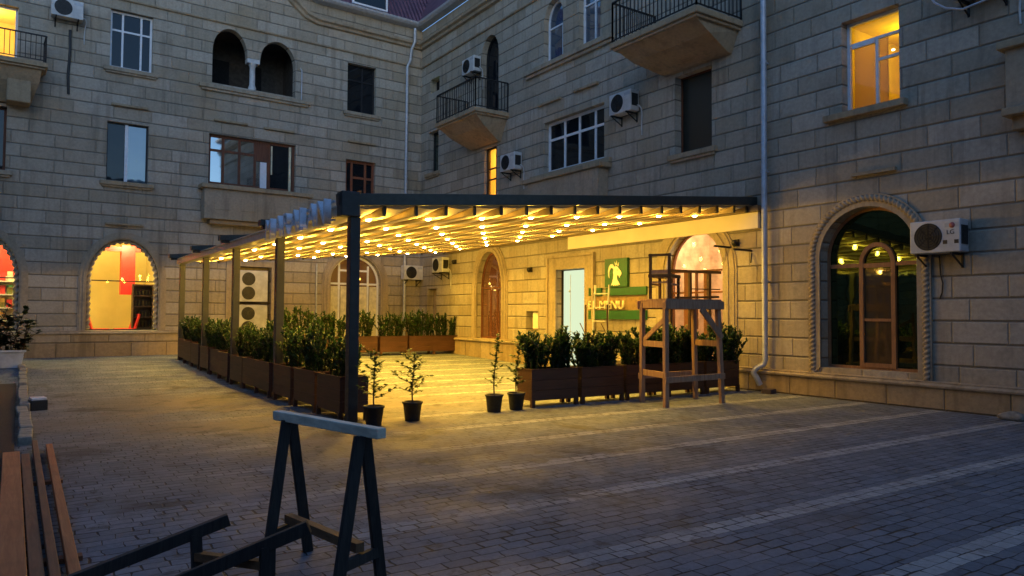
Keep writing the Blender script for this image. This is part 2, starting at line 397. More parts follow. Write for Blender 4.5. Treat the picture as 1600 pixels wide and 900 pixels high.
def rect(u0, u1, z0, z1): return [(u0,z0),(u1,z0),(u1,z1),(u0,z1)]
def arch(u0, u1, zb, zs, zt, pointed=0., n=22):
    c = (u0+u1)/2; a = (u1-u0)/2; P = [(u0,zb),(u1,zb)]
    if not pointed:
        for i in range(n+1):
            t = math.pi*i/n; P.append((c+a*math.cos(t), zs+(zt-zs)*math.sin(t)))
    else:
        m = n//2; e = 1+pointed
        for i in range(m+1):
            s = i/m; P.append((u1-2*a*.5*(1-math.cos(s*math.pi/2))**(1/ e) if False else u1 - a*(s**1.9), zs+(zt-zs)*math.sin(s*math.pi/2)**1.0))
        for i in range(m-1, -1, -1):
            s = i/m; P.append((u0 + a*(s**1.9), zs+(zt-zs)*math.sin(s*math.pi/2)))
    Q = []
    for p in P:
        if not Q or (abs(p[0]-Q[-1][0])+abs(p[1]-Q[-1][1])) > 1e-4: Q.append(p)
    return Q
def offset(P, d):
    """moves a convex outline inwards by d (outwards when negative)"""
    n = len(P); out = []
    for i in range(n):
        a, b_, c_ = P[i-1], P[i], P[(i+1) % n]
        e1 = Vector((b_[0]-a[0], b_[1]-a[1])).normalized(); e2 = Vector((c_[0]-b_[0], c_[1]-b_[1])).normalized()
        n1 = Vector((-e1.y, e1.x)); n2 = Vector((-e2.y, e2.x)); m = n1+n2; m = m/ max(.3, m.dot(n1))
        out.append((b_[0]+m.x*d, b_[1]+m.y*d))
    return out
def wall_mesh(outline, holes, depth):
    bm = bmesh.new(); edges = []
    def loop(P):
        vs = [bm.verts.new((u, 0, z)) for u, z in P]
        return [bm.edges.new((vs[i], vs[(i+1) % len(vs)])) for i in range(len(vs))]
    for P in [outline]+holes: edges += loop(P)
    bmesh.ops.triangle_fill(bm, use_beauty=True, edges=edges)
    for f in bm.faces:
        f.normal_update()
        if f.normal.y > 0: f.normal_flip()
    for P in holes:
        f = [bm.verts.new((u, 0, z)) for u, z in P]; k = [bm.verts.new((u, depth, z)) for u, z in P]
        for i in range(len(P)):
            j = (i+1) % len(P); bm.faces.new((f[i], f[j], k[j], k[i]))
    me = bpy.data.meshes.new('wall'); bm.to_mesh(me); bm.free(); return me
def window(F, P, dep, fmat, gmat, mull=(), trans=(), fw=.06, sill=True, sillmat=None, extra=None, curtain=None, name='window'):
    mb = MB(); mb.ring(P, offset(P, fw), dep, dep+.07)
    u0 = min(p[0] for p in P); u1 = max(p[0] for p in P); z0 = min(p[1] for p in P); z1 = max(p[1] for p in P)
    for m in mull:
        u, a, b_ = m if isinstance(m, tuple) else (m, z0+fw, z1-fw)
        mb.box(u-fw*.45, u+fw*.45, dep+.004, dep+.062, a, b_)
    for m in trans:
        z, a, b_ = m if isinstance(m, tuple) else (m, u0+fw, u1-fw)
        mb.box(a, b_, dep+.008, dep+.058, z-fw*.45, z+fw*.45)
    if extra: extra(mb, dep)
    w = mb.build(name, fmat, bld, F)
    MB().sheet(offset(P, fw*.6), dep+.035).build('pane', gmat, w, F, recalc=False)
    if sill:
        s = MB(); s.box(u0-.16, u1+.16, -.11, .03, z0-.14, z0-.02); s.box(u0-.11, u1+.11, -.07, .0, z0-.2, z0-.141)
        s.build('sill', sillmat or M_trim, w, F, bevel=.01)
    if curtain:
        c_ = MB(); nn = 40; vs = []
        for i in range(nn+1):
            u = u0+(u1-u0)*i/nn; y = dep+.14+.02*math.sin(i*1.9)+.012*math.sin(i*.7)
            vs += [(u, y, z0), (u, y, z1)]
        c_.add(vs, [(2*i, 2*i+2, 2*i+3, 2*i+1) for i in range(nn)], True)
        c_.build('curtain', curtain, w, F, recalc=False)
    return w
def room(F, u0, u1, y0, y1, z0, z1, m, name='room'):
    """an open-fronted box of plaster behind a window"""
    mb = MB(); a = [(u0,y0,z0),(u1,y0,z0),(u1,y0,z1),(u0,y0,z1),(u0,y1,z0),(u1,y1,z0),(u1,y1,z1),(u0,y1,z1)]
    mb.add(a, [(4,5,6,7),(0,1,5,4),(3,7,6,2),(0,4,7,3),(1,2,6,5)])
    return mb.build(name, m, bld, F, recalc=False)
def lamp(F, p, power, col, r=.12, name='room_light'):
    l = bpy.data.lights.new(name, 'POINT'); l.energy = power; l.color = col; l.shadow_soft_size = r
    o = bpy.data.objects.new(name, l); C.objects.link(o); o.matrix_basis = Matrix.Translation(F @ Vector(p)); return o
def moulding(F, path, prof, m, name):
    """sweeps a profile [(out, up)] along an open (u,z) path on a wall"""
    mb = MB(); n = len(prof); vs = []
    for i, (u, z) in enumerate(path):
        a = path[max(i-1,0)]; c_ = path[min(i+1,len(path)-1)]
        d = Vector((c_[0]-a[0], c_[1]-a[1])).normalized(); nrm = Vector((-d.y, d.x))
        for o_, up in prof: vs.append((u+nrm.x*up, -o_, z+nrm.y*up))
    mb.add(vs, [(i*n+k, (i+1)*n+k, (i+1)*n+k+1, i*n+k+1) for i in range(len(path)-1) for k in range(n-1)])
    mb.add(vs[:n], [tuple(range(n))]); mb.add(vs[-n:], [tuple(range(n))])
    return mb.build(name, m, bld, F)
def surround(F, P, w, proud, m, nose=.05, k0=1):
    """stone band round an opening, open at the bottom"""
    run = P[k0:]+P[:1]
    def off(d):
        Q = offset(P, -d); return Q[k0:]+Q[:1]
    mb = MB(); mb.strip(off(w), off(.0), -proud, .02)
    if nose: mb.strip(off(w+nose), off(w-.001), -proud*.55, .02); mb.strip(off(w*.55), off(w*.2), -proud-.025, -proud+.005)
    return mb.build('arch_surround', m, bld, F)
def rope(F, P, r, y, m, twist=.16, k0=1, off_=0., amp=.26):
    Q = offset(P, -off_); run = [Vector((u, y, z)) for u, z in (Q[k0:]+Q[:1])]
    # resample the run evenly
    pts = [run[0]]; step = min(.02, twist/7)
    for a, b_ in zip(run, run[1:]):
        L = (b_-a).length; k = max(1, int(L/step)); pts += [a.lerp(b_, i/k) for i in range(1, k+1)]
    mb = MB(); n = 8; vs = []; fs = []; s = 0
    for i, p in enumerate(pts):
        d = (pts[min(i+1,len(pts)-1)]-pts[max(i-1,0)]).normalized(); x = Vector((0,1,0)); yv = d.cross(x)
        if i: s += (p-pts[i-1]).length
        for k in range(n):
            t = TAU*k/n; rr = r*(1+amp*math.cos(2*t-TAU*s/twist*2*.5))
            vs.append(p+(x*math.cos(t)+yv*math.sin(t))*rr)
    for i in range(len(pts)-1):
        for k in range(n): fs.append((i*n+k, i*n+(k+1)%n, (i+1)*n+(k+1)%n, (i+1)*n+k))
    mb.add(vs, fs, True)
    return mb.build('rope_moulding', m, bld, F)

TOP = 12.2
# --- wall A (far wall)
A_win = {
 'lit': rect(-13.9,-12.67,8.45,9.9), 'w1': rect(-10.42,-9.28,8.74,10.45), 'w3': rect(-2.98,-1.88,8.68,10.41),
 'w4': rect(-10.44,-9.33,5.36,7.11), 'w5': rect(-7.6,-4.8,5.58,7.18), 'w6': rect(-3.0,-1.86,5.25,6.95),
 'dark': rect(-14.1,-12.86,5.35,7.1), 'archL': arch(-14.38,-12.47,.96,2.42,3.65), 'archM': arch(-10.86,-8.96,.96,2.42,3.64),
 'niche': rect(-6.83,-5.56,.27,3.0), 'archW': arch(-3.52,-1.6,.27,2.58,3.54)}
logg = [(-7.55,8.8),(-4.86,8.8)]
for i in range(15):
    t = math.pi*i/14; logg.append((-5.455+.595*math.cos(t), 9.82+.75*math.sin(t)))
for i in range(15):
    t = math.pi*i/14; logg.append((-7.005+.545*math.cos(t), 9.84+.80*math.sin(t)))
A_win['loggia'] = logg
capA = [(0,12.22),(-4.15,12.22),(-4.6,12.36),(-5.1,12.75),(-5.6,13.3),(-6.4,14.1),(-7.4,14.7),(-8.6,14.95)]
outline = [(-50,-.2),(0,-.2)] + capA + [(-50,14.95)]
o = link('wall', wall_mesh(outline, list(A_win.values()), .26), bld, MA); o.data.materials.append(M_wallA)
o['label'] = 'far limestone wall with the twin open arches'
# --- wall B (right wall), u = 24.75 - Y
def Y(y): return 24.75-y
def yrect(ya, yb, z0, z1): return rect(Y(ya), Y(yb), z0, z1)
B_win = {
 's1': yrect(24.02,23.32,9.63,10.15), 's2': yrect(24.1,23.36,6.68,8.2), 'bdoor': arch(Y(20.42),Y(19.37),7.83,9.85,10.54),
 'lit': yrect(20.18,19.44,4.6,6.87), 'archw': arch(Y(16.95),Y(16.05),8.72,9.9,10.5), 'rectw': yrect(15.34,14.46,8.8,10.5),
 'win': yrect(16.92,14.3,5.57,7.02), 'dark': yrect(11.83,10.75,5.2,7.0), 'win3': yrect(7.7,6.64,5.23,6.91),
 'archR': arch(Y(8.17),Y(6.38),.56,2.58,3.46), 'arch2': arch(Y(12.08),Y(10.43),.08,2.5,3.39),
 'goth': arch(Y(20.57),Y(19.05),.73,2.25,3.5,.6), 'door': yrect(16.28,15.03,.04,2.75), 'niche': yrect(17.77,17.15,1.02,1.6),
 'niche2': yrect(24.1,23.4,.95,2.42)}
o = link('wall', wall_mesh(rect(0,24,-.2,TOP), list(B_win.values()), .26), bld, MBm); o.data.materials.append(M_wallB)
o['label'] = 'near limestone wall the canopy is fixed to'

# cornices, string courses, roofs
corn = [(0,0),(.10,.02),(.13,.10),(.22,.14),(.24,.22),(0,.24)]
eave = [(0,0),(.26,.03),(.34,.10),(.36,.17),(.30,.19),(0,.2)]
low = [(0,11.42),(-4.3,11.42),(-4.75,11.56),(-5.3,12.0),(-5.8,12.55),(-6.6,13.35),(-7.6,13.9),(-8.8,14.1)]
flip = lambda P: list(reversed(P))
moulding(MA, flip([(u, z-.76) if i == 0 else (u, z-.76) for i, (u, z) in enumerate([(0,12.22)]+capA[1:])]), corn, M_trim, 'cornice')
moulding(MA, flip(capA), eave, M_zinc, 'gutter')
moulding(MBm, [(0,11.46),(24,11.46)], corn, M_trim, 'cornice')
moulding(MBm, [(0,12.22),(24,12.22)], eave, M_zinc, 'gutter')
strc = [(0,-.03),(.05,-.03),(.07,0),(.07,.03),(.03,.05),(0,.05)]
moulding(MA, [(-50,10.79),(0,10.79)], strc, M_trim, 'string_course')
moulding(MBm, [(0,10.79),(24,10.79)], strc, M_trim, 'string_course')
mb = MB(); mb.add([(-26,.0,12.4),(-4.2,-.3,12.4),(.1,-.3,12.4),(2.,1.6,15.4),(-26,1.6,15.4)], [(0,1,2,3,4)])
rf = mb.build('roof', M_roof, bld, MA, recalc=False)
mb = MB(); mb.add([(-.1,-.3,12.4),(24,-.3,12.4),(24,1.6,15.4),(-2.,1.6,15.4)], [(0,1,2,3)]); mb.build('roof', M_roof, bld, MBm, recalc=False)
# ridge of the valley between the two roofs
MB().tube([(0,-.34,12.45),(.95,.62,13.95),(1.9,1.55,15.4)], .05, 8).build('valley_flashing', M_zinc, bld, MA)
dw = MB(); P = rect(-2.98,-1.62,12.44,13.9); dw.ring(P, offset(P,.06), -.34, -.27); dw.box(-2.98,-1.62,-.27,1.2,13.9,14.)
dwo = dw.build('dormer_window', M_frame, rf, MA); MB().sheet(offset(P,.04), -.3).build('pane', M_glass, rf, MA, recalc=False)
# upper back of the building, so that it is a solid block
MB().box(-50,0,4.5,11,-.2,14.6).build('rear_block', M_trim, bld, MA)
MB().box(0,24,4.5,11,-.2,14.2).build('rear_block', M_trim, bld, MBm)

MB().box(-14,12.5,-16,-9,-.2,11.).build('unseen_sky_blocker', M_wallA, bld, I4)  # unseen block added behind the camera to darken near ground and right wall
MB().box(-30,-13,-16,23.6,-.2,12.).build('unseen_sky_blocker', M_wallB, bld, I4)  # unseen block added on the left to cut sky light and darken reflections
# plinths
def plinth(F, u0, u1, zt, m=M_plinth):
    p = MB(); p.box(u0,u1,-.10,.0,-.1,zt-.09)
    w = p.build('plinth', m, bld, F)
    q = MB(); prof = [(0,-.10),(.10,-.10),(.145,-.085),(.155,-.055),(.14,-.03),(.115,-.026),(.115,-.02),(.12,0),(.0,.012)]
    n = len(prof); vs = [(u,-o_,zt+h_) for u in (u0-.01,u1+.01) for o_, h_ in prof]
    q.add(vs, [(k,k+1,n+k+1,n+k) for k in range(n-1)]+[tuple(range(n)),tuple(range(n,2*n))]); q.build('plinth_ledge', M_trim, w, F)
plinth(MA,-26,-7.1,.95); plinth(MA,-5.3,-3.8,.95); plinth(MA,-1.32,-.12,.95)
plinth(MBm,Y(10.2),24,.45); plinth(MBm,Y(14.75),Y(12.35),.45); plinth(MBm,.1,Y(16.6),.72)

# windows of wall A
window(MA, A_win['lit'], .16, M_frame, M_clear, sill=False)
window(MA, A_win['w1'], .14, M_frame, M_glass, mull=(-10.08,-9.58), trans=(9.88,))
window(MA, A_win['w3'], .16, M_iron, M_glass, mull=(-2.35,), trans=(9.85,), fw=.05)
window(MA, A_win['w4'], .13, M_anthr, M_glass, fw=.04, sillmat=M_soffit,
       extra=lambda m, d: (m.box(-9.95,-9.87,d-.002,d+.06,5.4,7.0)))
mb = MB(); mb.box(-9.87,-9.38,.155,.162,5.41,7.06); mb.build('sliding_sash', M_glass_blue, bld, MA)
mb = MB(); mb.box(-9.955,-9.865,.12,.128,5.38,7.08); mb.build('sash_stile', M_frame, bld, MA)
w5 = window(MA, A_win['w5'], .13, M_brown, M_glass_sky, mull=(-7.13,-6.62,-6.12), trans=((6.68,-7.54,-6.08),), fw=.085, sill=False,
       extra=lambda m, d: (m.box(-6.16,-5.7,d,d+.05,6.5,7.1), m.box(-5.72,-5.62,d,d+.06,5.6,7.1), None))
MB().sheet(rect(-5.68,-4.9,5.62,7.12), .155).build('pane', M_glass, w5, MA, recalc=False)
MB().box(-5.0,-4.93,.1,.15,5.6,7.1).build('curtain', M_curtain, w5, MA)
MB().box(-5.6,-5.56,.1,.15,6.1,7.05).build('curtain', M_curtain, w5, MA)
mb = MB(); mb.box(-5.95,-5.74,.115,.128,5.62,6.48); mb.build('vent_sash', M_frame, w5, MA)
window(MA, A_win['w6'], .13, M_redwood, M_glass, mull=(-2.72,-2.2), trans=((6.35,-2.7,-1.9),), fw=.09, sill=False)
window(MA, A_win['dark'], .2, M_brown, M_glass)
room(MA, -13.95,-12.6,.26,1.9,8.4,10.0, M_yellowroom); lamp(MA, (-13.2,.9,9.6), 34, (1,.66,.16))
# balusters seen inside the lit window and the slots over the windows
for u0, u1, z in ((-10.35,-9.37,7.62),(-7.47,-6.42,7.62),(-5.9,-4.89,7.6),(-2.95,-1.89,7.6),(-10.43,-9.42,4.09)):
    MB().box(u0,u1,-.09,.01,z-.035,z+.025).build('drip_ledge', M_soffit, bld, MA)
# loggia: dark room behind two arches, thin column between them, long sill
room(MA, -7.7,-4.7,.26,1.7,8.75,10.8, simple('dark_plaster', (.05,.045,.04), .9))  # inside of the loggia in one near-black plaster colour
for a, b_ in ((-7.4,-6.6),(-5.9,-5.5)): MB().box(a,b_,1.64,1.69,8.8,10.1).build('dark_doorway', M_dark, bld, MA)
col = MB(); T = Matrix.Translation((-6.26,.13,0))
col.lathe([(.125,8.8),(.125,8.9),(.105,8.94),(.092,9.0),(.088,9.55),(.1,9.6),(.13,9.64),(.13,9.68)], 16, T); col.box(-6.46,-6.06,.0,.26,9.68,9.82)
col.build('column', M_white, bld, MA)
mb = MB(); mb.box(-7.95,-4.35,-.13,.02,8.6,8.72); mb.box(-7.88,-4.42,-.08,.0,8.52,8.599); mb.build('sill', M_trim, bld, MA, bevel=.01)
mb = MB(); mb.tube([(-4.66,-.05,8.75),(-4.66,-.05,9.75),(-4.72,-.05,9.83)], .022, 8); mb.build('vent_pipe', M_zinc, bld, MA)
# bay box under the wide brown window
mb = MB(); mb.box(-7.8,-4.5,-.42,.0,4.42,5.36); 
for k in range(4):
    u = -7.5+k*.8
    mb.box(u,u+.5,-.435,-.419,4.72,5.12)
mb.build('bay_box', M_trim, bld, MA, bevel=.012)
mb = MB(); mb.box(-7.9,-4.35,-.52,.0,5.365,5.5); mb.box(-7.6,-4.7,-.3,.0,4.28,4.415); mb.build('bay_ledge', M_soffit, bld, MA, bevel=.015)
# arched shop windows with rope moulding
def shopwin(key, tr):
    P = A_win[key]; surround(MA, P, .17, .05, M_trim, .04); rope(MA, P, .06, .09, M_trim, .17, off_=-.05, amp=.42)
    window(MA, P, .2, M_anthr, M_clear, trans=(tr,), fw=.035, sill=False, name='shop_window')
shopwin('archM', 2.42); shopwin('archL', 2.42)
room(MA, -15.6,-8.6,.27,4.2,.3,4.0, M_yellowroom, 'shop_room')
mb = MB(); mb.box(-15.6,-8.6,.27,4.19,.3,.32); mb.build('shop_floor', M_floorroom, bld, MA)
for q in ((-14.9,-11.9,1.9,2.02,2.45,3.95),(-9.75,-9.35,1.6,1.9,2.05,3.6),(-10.2,-9.2,1.62,1.7,3.40,3.55)): MB().box(*q).build('red_panel', M_redpaint, bld, MA)
for u in (-13.5,-11.2,-9.6): lamp(MA, (u,.85,3.75), 165, (1,.82,.36), .15, 'shop_light')
for u in (-13.5,-10.2,-9.45):
    MB().lathe([(.0,3.955),(.14,3.955),(.14,3.92),(0,3.90)], 16, Matrix.Translation((u,.9,0))).build('ceiling_lamp', emit('shop_lamp', (1,.85,.55), 14), bld, MA)
# niche with the stacked air conditioners, its frame
room(MA, -6.95,-5.44,.26,.62,.2,3.1, M_trim, 'niche_back')
mb = MB(); P = rect(-6.83,-5.56,.27,3.0); mb.strip(*( [ (lambda Q: Q[1:]+Q[:1])(offset(P,-.17)), (lambda Q: Q[1:]+Q[:1])(P)] ), -.05, .02); mb.build('niche_surround', M_trim, bld, MA)
# white arched glass door
P = A_win['archW']; surround(MA, P, .24, .06, M_trim, .05)
window(MA, P, .16, M_frame, M_glass_warm, mull=(-3.12,(-2.02,.3,3.2)), trans=(2.55,(3.02,-3.1,-2.05)), fw=.075, sill=False, name='glass_door',
       extra=lambda m, d: (m.box(-2.62,-2.5,d,d+.06,.3,2.5)))
mb = MB(); 
for a, b_ in ((-3.42,-3.16),(-3.06,-2.64),(-2.48,-2.06),(-1.96,-1.68)): mb.box(a,b_,.168,.176,.4,2.46)
mb.build('door_blind', M_curtain, bld, MA)

# windows of wall B
lit_green = emit('lit_green_pane', (.5,.8,.45), .30)
window(MBm, B_win['s1'], .2, M_trim, M_glass, fw=.04, sill=False)
mb = MB(); mb.box(Y(23.72),Y(23.40),.225,.232,9.68,10.1); mb.build('lit_pane', lit_green, bld, MBm)
window(MBm, B_win['s2'], .2, M_iron, glass('green_glass', (.012,.03,.022), .1), trans=(7.7,), sillmat=M_soffit)
P = B_win['bdoor']; room(MBm, P[0][0]-.1,P[1][0]+.1,.26,.9,7.8,10.6, M_soffit)
window(MBm, P, .2, M_iron, M_glass, fw=.06, mull=(Y(19.7),), sill=False, name='balcony_door')
window(MBm, B_win['lit'], .1, M_iron, M_clear, mull=(Y(19.62),), trans=(6.2,5.85), fw=.05, sill=False, curtain=M_lcurt)
room(MBm, Y(20.3),Y(19.3),.27,1.2,4.5,7.0, M_yellowroom); lamp(MBm, (Y(19.8),.8,6.5), 22, (1,.55,.12)); lamp(MBm, (Y(19.8),.8,5.3), 13, (1,.55,.12))
window(MBm, B_win['archw'], .17, M_frame, M_glass_blue, mull=((Y(16.28),8.75,9.75),), trans=(9.78,), fw=.045, sill=False)
window(MBm, B_win['rectw'], .16, M_frame, M_glass_blue, mull=(Y(14.85),), trans=(9.9,), fw=.05, sill=False)
mb = MB(); mb.box(Y(17.85),Y(13.9),-.14,.02,8.58,8.71); mb.box(Y(17.78),Y(13.95),-.08,.0,8.49,8.579); mb.build('sill', M_trim, bld, MBm, bevel=.01)
window(MBm, B_win['win'], .17, M_frame, M_glass, mull=(Y(16.17),Y(15.52),Y(14.85)), trans=(6.52,), fw=.075, sill=False)
mb = MB(); mb.box(Y(17.3),Y(14.15),-.34,.0,4.3,5.26)
for k in range(4): mb.box(Y(17.05)+k*.75,Y(17.05)+k*.75+.45,-.355,-.339,4.55,5.0)
mb.build('bay_box', M_trim, bld, MBm, bevel=.012)
mb = MB(); mb.box(Y(17.5),Y(14.0),-.42,.0,5.265,5.39); mb.box(Y(17.5),Y(14.),-.1,.02,5.40,5.53); mb.build('bay_ledge', M_soffit, bld, MBm, bevel=.015)
window(MBm, B_win['dark'], .2, M_brown, glass('shutter_dark_glass', (.012,.014,.010), .02, .3), sillmat=M_soffit, fw=.03)
window(MBm, B_win['win3'], .18, M_frame, M_clear, mull=((Y(7.14),5.28,6.5),), trans=(6.5,(6.1,Y(7.14),Y(6.7))), fw=.055, sill=False,
       extra=lambda m, d: m.box(Y(7.6),Y(7.18),d-.012,d+.05,6.42,6.47))
mb = MB(); mb.box(Y(8.02),Y(6.5),-.13,.02,5.1,5.22); mb.build('sill', M_soffit, bld, MBm, bevel=.01)
room(MBm, Y(8.0),Y(6.3),.27,2.6,5.1,7.1, simple('ochre_room_plaster', (.62,.44,.06), .8, var=.1, scale=2))
lamp(MBm, (Y(7.3),1.6,6.75), 22, (1,.70,.05)); 
mb = MB(); mb.box(Y(7.75),Y(7.12),.5,.54,5.2,6.6); mb.build('net_curtain', M_lcurt, bld, MBm)
for y_ in (7.5,7.05):
    MB().lathe([(0,0),(.03,.01),(.035,.03),(0,.05)], 10, Matrix.Translation((Y(y_),1.4,6.62))).build('ceiling_lamp', emit('flat_lamp', (1,.8,.3), 5), bld, MBm)
for ya, yb, z in ((17.15,16.1,7.57),(15.5,14.5,7.58),(7.5,6.7,4.05)):
    MB().box(Y(ya),Y(yb),-.09,.01,z-.035,z+.025).build('drip_ledge', M_soffit, bld, MBm)
# right arched shopfront: rope moulding, deep reveal, wooden door in dark glass
P = B_win['archR']
mb = MB(); mb.strip((lambda Q: Q[1:]+Q[:1])(offset(P,-.10)), (lambda Q: Q[1:]+Q[:1])(P), -.035, .02); mb.build('arch_surround', M_trim, bld, MBm)
rope(MBm, P, .06, -.02, M_trim, .085, off_=.15)
mb = MB(); mb.strip((lambda Q: Q[1:]+Q[:1])(offset(P,-.235)), (lambda Q: Q[1:]+Q[:1])(offset(P,-.20)), -.045, .02); mb.build('arch_surround', M_trim, bld, MBm)
def wooddoor(m, d):
    a, b_ = Y(7.53), Y(6.87); c_ = (a+b_)/2; Q = arch(a,b_,.6,2.45,2.83,n=16); m.ring(Q, offset(Q,.075), d-.02, d+.075)
    m.box(a+.07,b_-.07,d-.01,d+.06,2.38,2.46); m.box(Y(8.1),a,d-.005,d+.06,2.40,2.47); m.box(b_,Y(6.44),d-.005,d+.06,2.40,2.47); m.box(a+.07,b_-.07,d-.006,d+.05,1.42,1.47)
window(MBm, P, .22, M_oak, M_glass_shop, fw=.05, sill=False, extra=wooddoor, name='arched_shopfront')
mb = MB(); mb.box(Y(7.455),Y(6.945),.245,.252,.66,2.37); mb.build('door_pane', glass('brown_door_glass', (.055,.04,.022), .05), bld, MBm)
# second arch, half hidden by the scaffold: lit brick room behind transom and doors
P = B_win['arch2']; surround(MBm, P, .30, .05, M_trim, .05)
room(MBm, P[0][0]-.4,P[1][0]+.4,.27,1.9,.05,3.8, simple('pink_brick_room', (.58,.40,.27), .8, var=.3, scale=3), 'brick_room'); lamp(MBm, (Y(11.2),.9,3.3), 95, (1,.74,.42))
window(MBm, P, .14, M_brown, M_clear, trans=((2.5,P[0][0],P[1][0]),(2.02,P[0][0],P[1][0])), mull=((Y(11.62),.1,2.5),(Y(11.05),.1,2.5),(Y(11.35),1.2,2.5)), fw=.045, sill=False, name='arched_shopfront',
       extra=lambda m, d: m.box(Y(11.68),Y(11.56),d-.02,d+.08,.1,2.5) and m.box(Y(11.10),Y(10.99),d-.02,d+.08,.1,2.5))
# pointed window
P = B_win['goth']; surround(MBm, P, .24, .06, M_trim, .06)
window(MBm, P, .15, M_brown, M_glass_warm, trans=(2.35,), mull=((Y(19.6),.8,2.3),(Y(20.0),.8,2.3)), fw=.055, sill=False, name='pointed_window')
mb = MB(); mb.box(Y(20.95),Y(18.7),-.15,.02,.63,.728); mb.build('sill', M_trim, bld, MBm, bevel=.01)
# white door in a stone frame
P = B_win['door']; mb = MB(); f = lambda Q: Q[1:]+Q[:1]
mb.strip(f(offset(P,-.34)), f(P), -.05, .02); mb.strip(f(offset(P,-.40)), f(offset(P,-.33)), -.09, .02); mb.build('door_surround', M_trim, bld, MBm)
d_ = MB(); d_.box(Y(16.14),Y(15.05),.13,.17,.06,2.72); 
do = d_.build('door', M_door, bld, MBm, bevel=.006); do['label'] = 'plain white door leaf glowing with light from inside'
mb = MB(); mb.box(Y(16.28),Y(16.141),.16,.2,.05,2.74); mb.build('door_gap', M_dark, do, MBm)
mb = MB(); mb.box(Y(15.84),Y(15.825),.124,.13,.2,2.6); mb.tube([(Y(15.83),.13,1.05),(Y(15.83),.07,1.05),(Y(15.72),.07,1.05)], .012, 8); mb.lathe([(.0,0),(.03,0),(.03,.01),(0,.012)],12,Matrix.Translation((Y(15.86),.12,2.15))@Matrix.Rotation(R(90),4,'X')); mb.build('handle', M_zinc, do, MBm)
# niches
room(MBm, Y(17.8),Y(17.1),.15,.26,1.0,1.62, M_trim, 'niche_back'); mb = MB(); mb.box(Y(17.5),Y(17.24),.05,.14,1.1,1.56); mb.build('meter_box', M_cream, bld, MBm)
room(MBm, Y(24.15),Y(23.35),.22,.27,.9,2.45, M_soffit, 'niche_back')

# balconies of wall B: slab, tapering stone soffit, iron railing
def balcony(F, u0, u1, out, zs, zr, corb_u0, corb_u1, corb_z, m):
    mb = MB(); mb.box(u0,u1,-out,.0,zs,zs+.13); mb.box(u0+.06,u1-.06,-out+.06,.0,zs-.06,zs-.001)
    b_ = mb.build('balcony', m, bld, F, bevel=.015)
    t = MB(); i = .13
    t.add([(u0+i,-.0,zs-.06),(u1-i,0,zs-.06),(u1-i,-out+i,zs-.06),(u0+i,-out+i,zs-.06),(corb_u0,0,corb_z),(corb_u1,0,corb_z),(corb_u1,-.12,corb_z),(corb_u0,-.12,corb_z),
           ((u0+corb_u0)/2,-out*.62,zs-.34*(zs-corb_z)-.1),((u1+corb_u1)/2,-out*.62,zs-.34*(zs-corb_z)-.1)],
          [(3,2,9,8),(8,9,6,7),(0,3,8,7,4),(2,1,5,6,9),(4,7,6,5),(0,1,2,3)])
    t.build('soffit', m, b_, F)
    r = MB(); z0 = zs+.13
    def run(a, c_):
        a = Vector(a); c_ = Vector(c_); L = (c_-a).length; k = int(L/.115)
        for z in (z0+.06, zr): r.bar((a.x,a.y,z),(c_.x,c_.y,z),.03 if z < zr else .045,.02 if z < zr else .03)
        for j in range(k+1):
            p = a.lerp(c_, j/k); r.bar((p.x,p.y,z0 if j in (0,k) else z0+.06),(p.x,p.y,zr),.018 if j not in (0,k) else .03,.018 if j not in (0,k) else .03,(0,1,0))
    e = .05
    run((u0+e,-.02),(u0+e,-out+e)); run((u0+e,-out+e),(u1-e,-out+e)); run((u1-e,-out+e),(u1-e,-.02))
    r.build('railing', M_iron, b_, F)
    return b_
balcony(MBm, Y(21.3), Y(18.75), 1.24, 7.62, 8.67, Y(20.9), Y(19.2), 6.95, M_soffit)
balcony(MBm, Y(12.5), Y(9.9), 1.42, 7.56, 8.62, Y(12.1), Y(10.2), 7.08, M_soffit)
balcony(MA, -16.2, -12.0, .85, 8.12, 8.98, -15.9, -12.35, 7.2, M_soffit)
MB().box(-12.9,-12.35,-.55,0,7.15,7.9).build('balcony_bracket', M_soffit, bld, MA, bevel=.03)
# the projecting bay at the right edge
mb = MB(); mb.box(Y(4.9),Y(1.),-.3,.0,4.62,5.5); mb.build('bay_box', M_trim, bld, MBm, bevel=.01)
mb = MB(); mb.box(Y(4.98),Y(.9),-.4,.0,5.5,5.62); mb.box(Y(4.94),Y(.95),-.36,0,4.5,4.618); mb.box(Y(4.86),Y(1.),-.2,0,4.3,4.498); mb.build('bay_ledge', M_soffit, bld, MBm, bevel=.015)

# ------------------------------------------------------------------ things fixed to the walls
def pipe(F, pts, r, label, bends=()):
    t = thing('drainpipe', label, 'drainpipe', F @ Matrix.Translation(pts[-1]))
    MB().tube(pts, r, 12).build('pipe', M_zinc, t, F)
    for z in (2.2,4.4,6.6,8.8,10.4):
        p = next((Vector(a).lerp(Vector(b_), (a[2]-z)/(a[2]-b_[2])) for a, b_ in zip(pts, pts[1:]) if a[2] >= z >= b_[2] and a[2] != b_[2]), None)
        if p is not None:
            c_ = MB(); c_.lathe([(r+.012,-.03),(r+.012,.03)], 14, Matrix.Translation(p)); c_.box(p.x-.02,p.x+.02,p.y,.0,z-.012,z+.012); c_.build('pipe_clamp', M_zinc, t, F)
pipe(MBm, [(Y(9.3),-.14,12.15),(Y(9.3),-.14,.62),(Y(9.32),-.17,.54),(Y(9.42),-.27,.46),(Y(9.46),-.3,.38),(Y(9.42),-.27,.30),(Y(9.38),-.2,.14)], .058, 'tall grey drainpipe on the right wall between the canopy and the rope-framed arch')
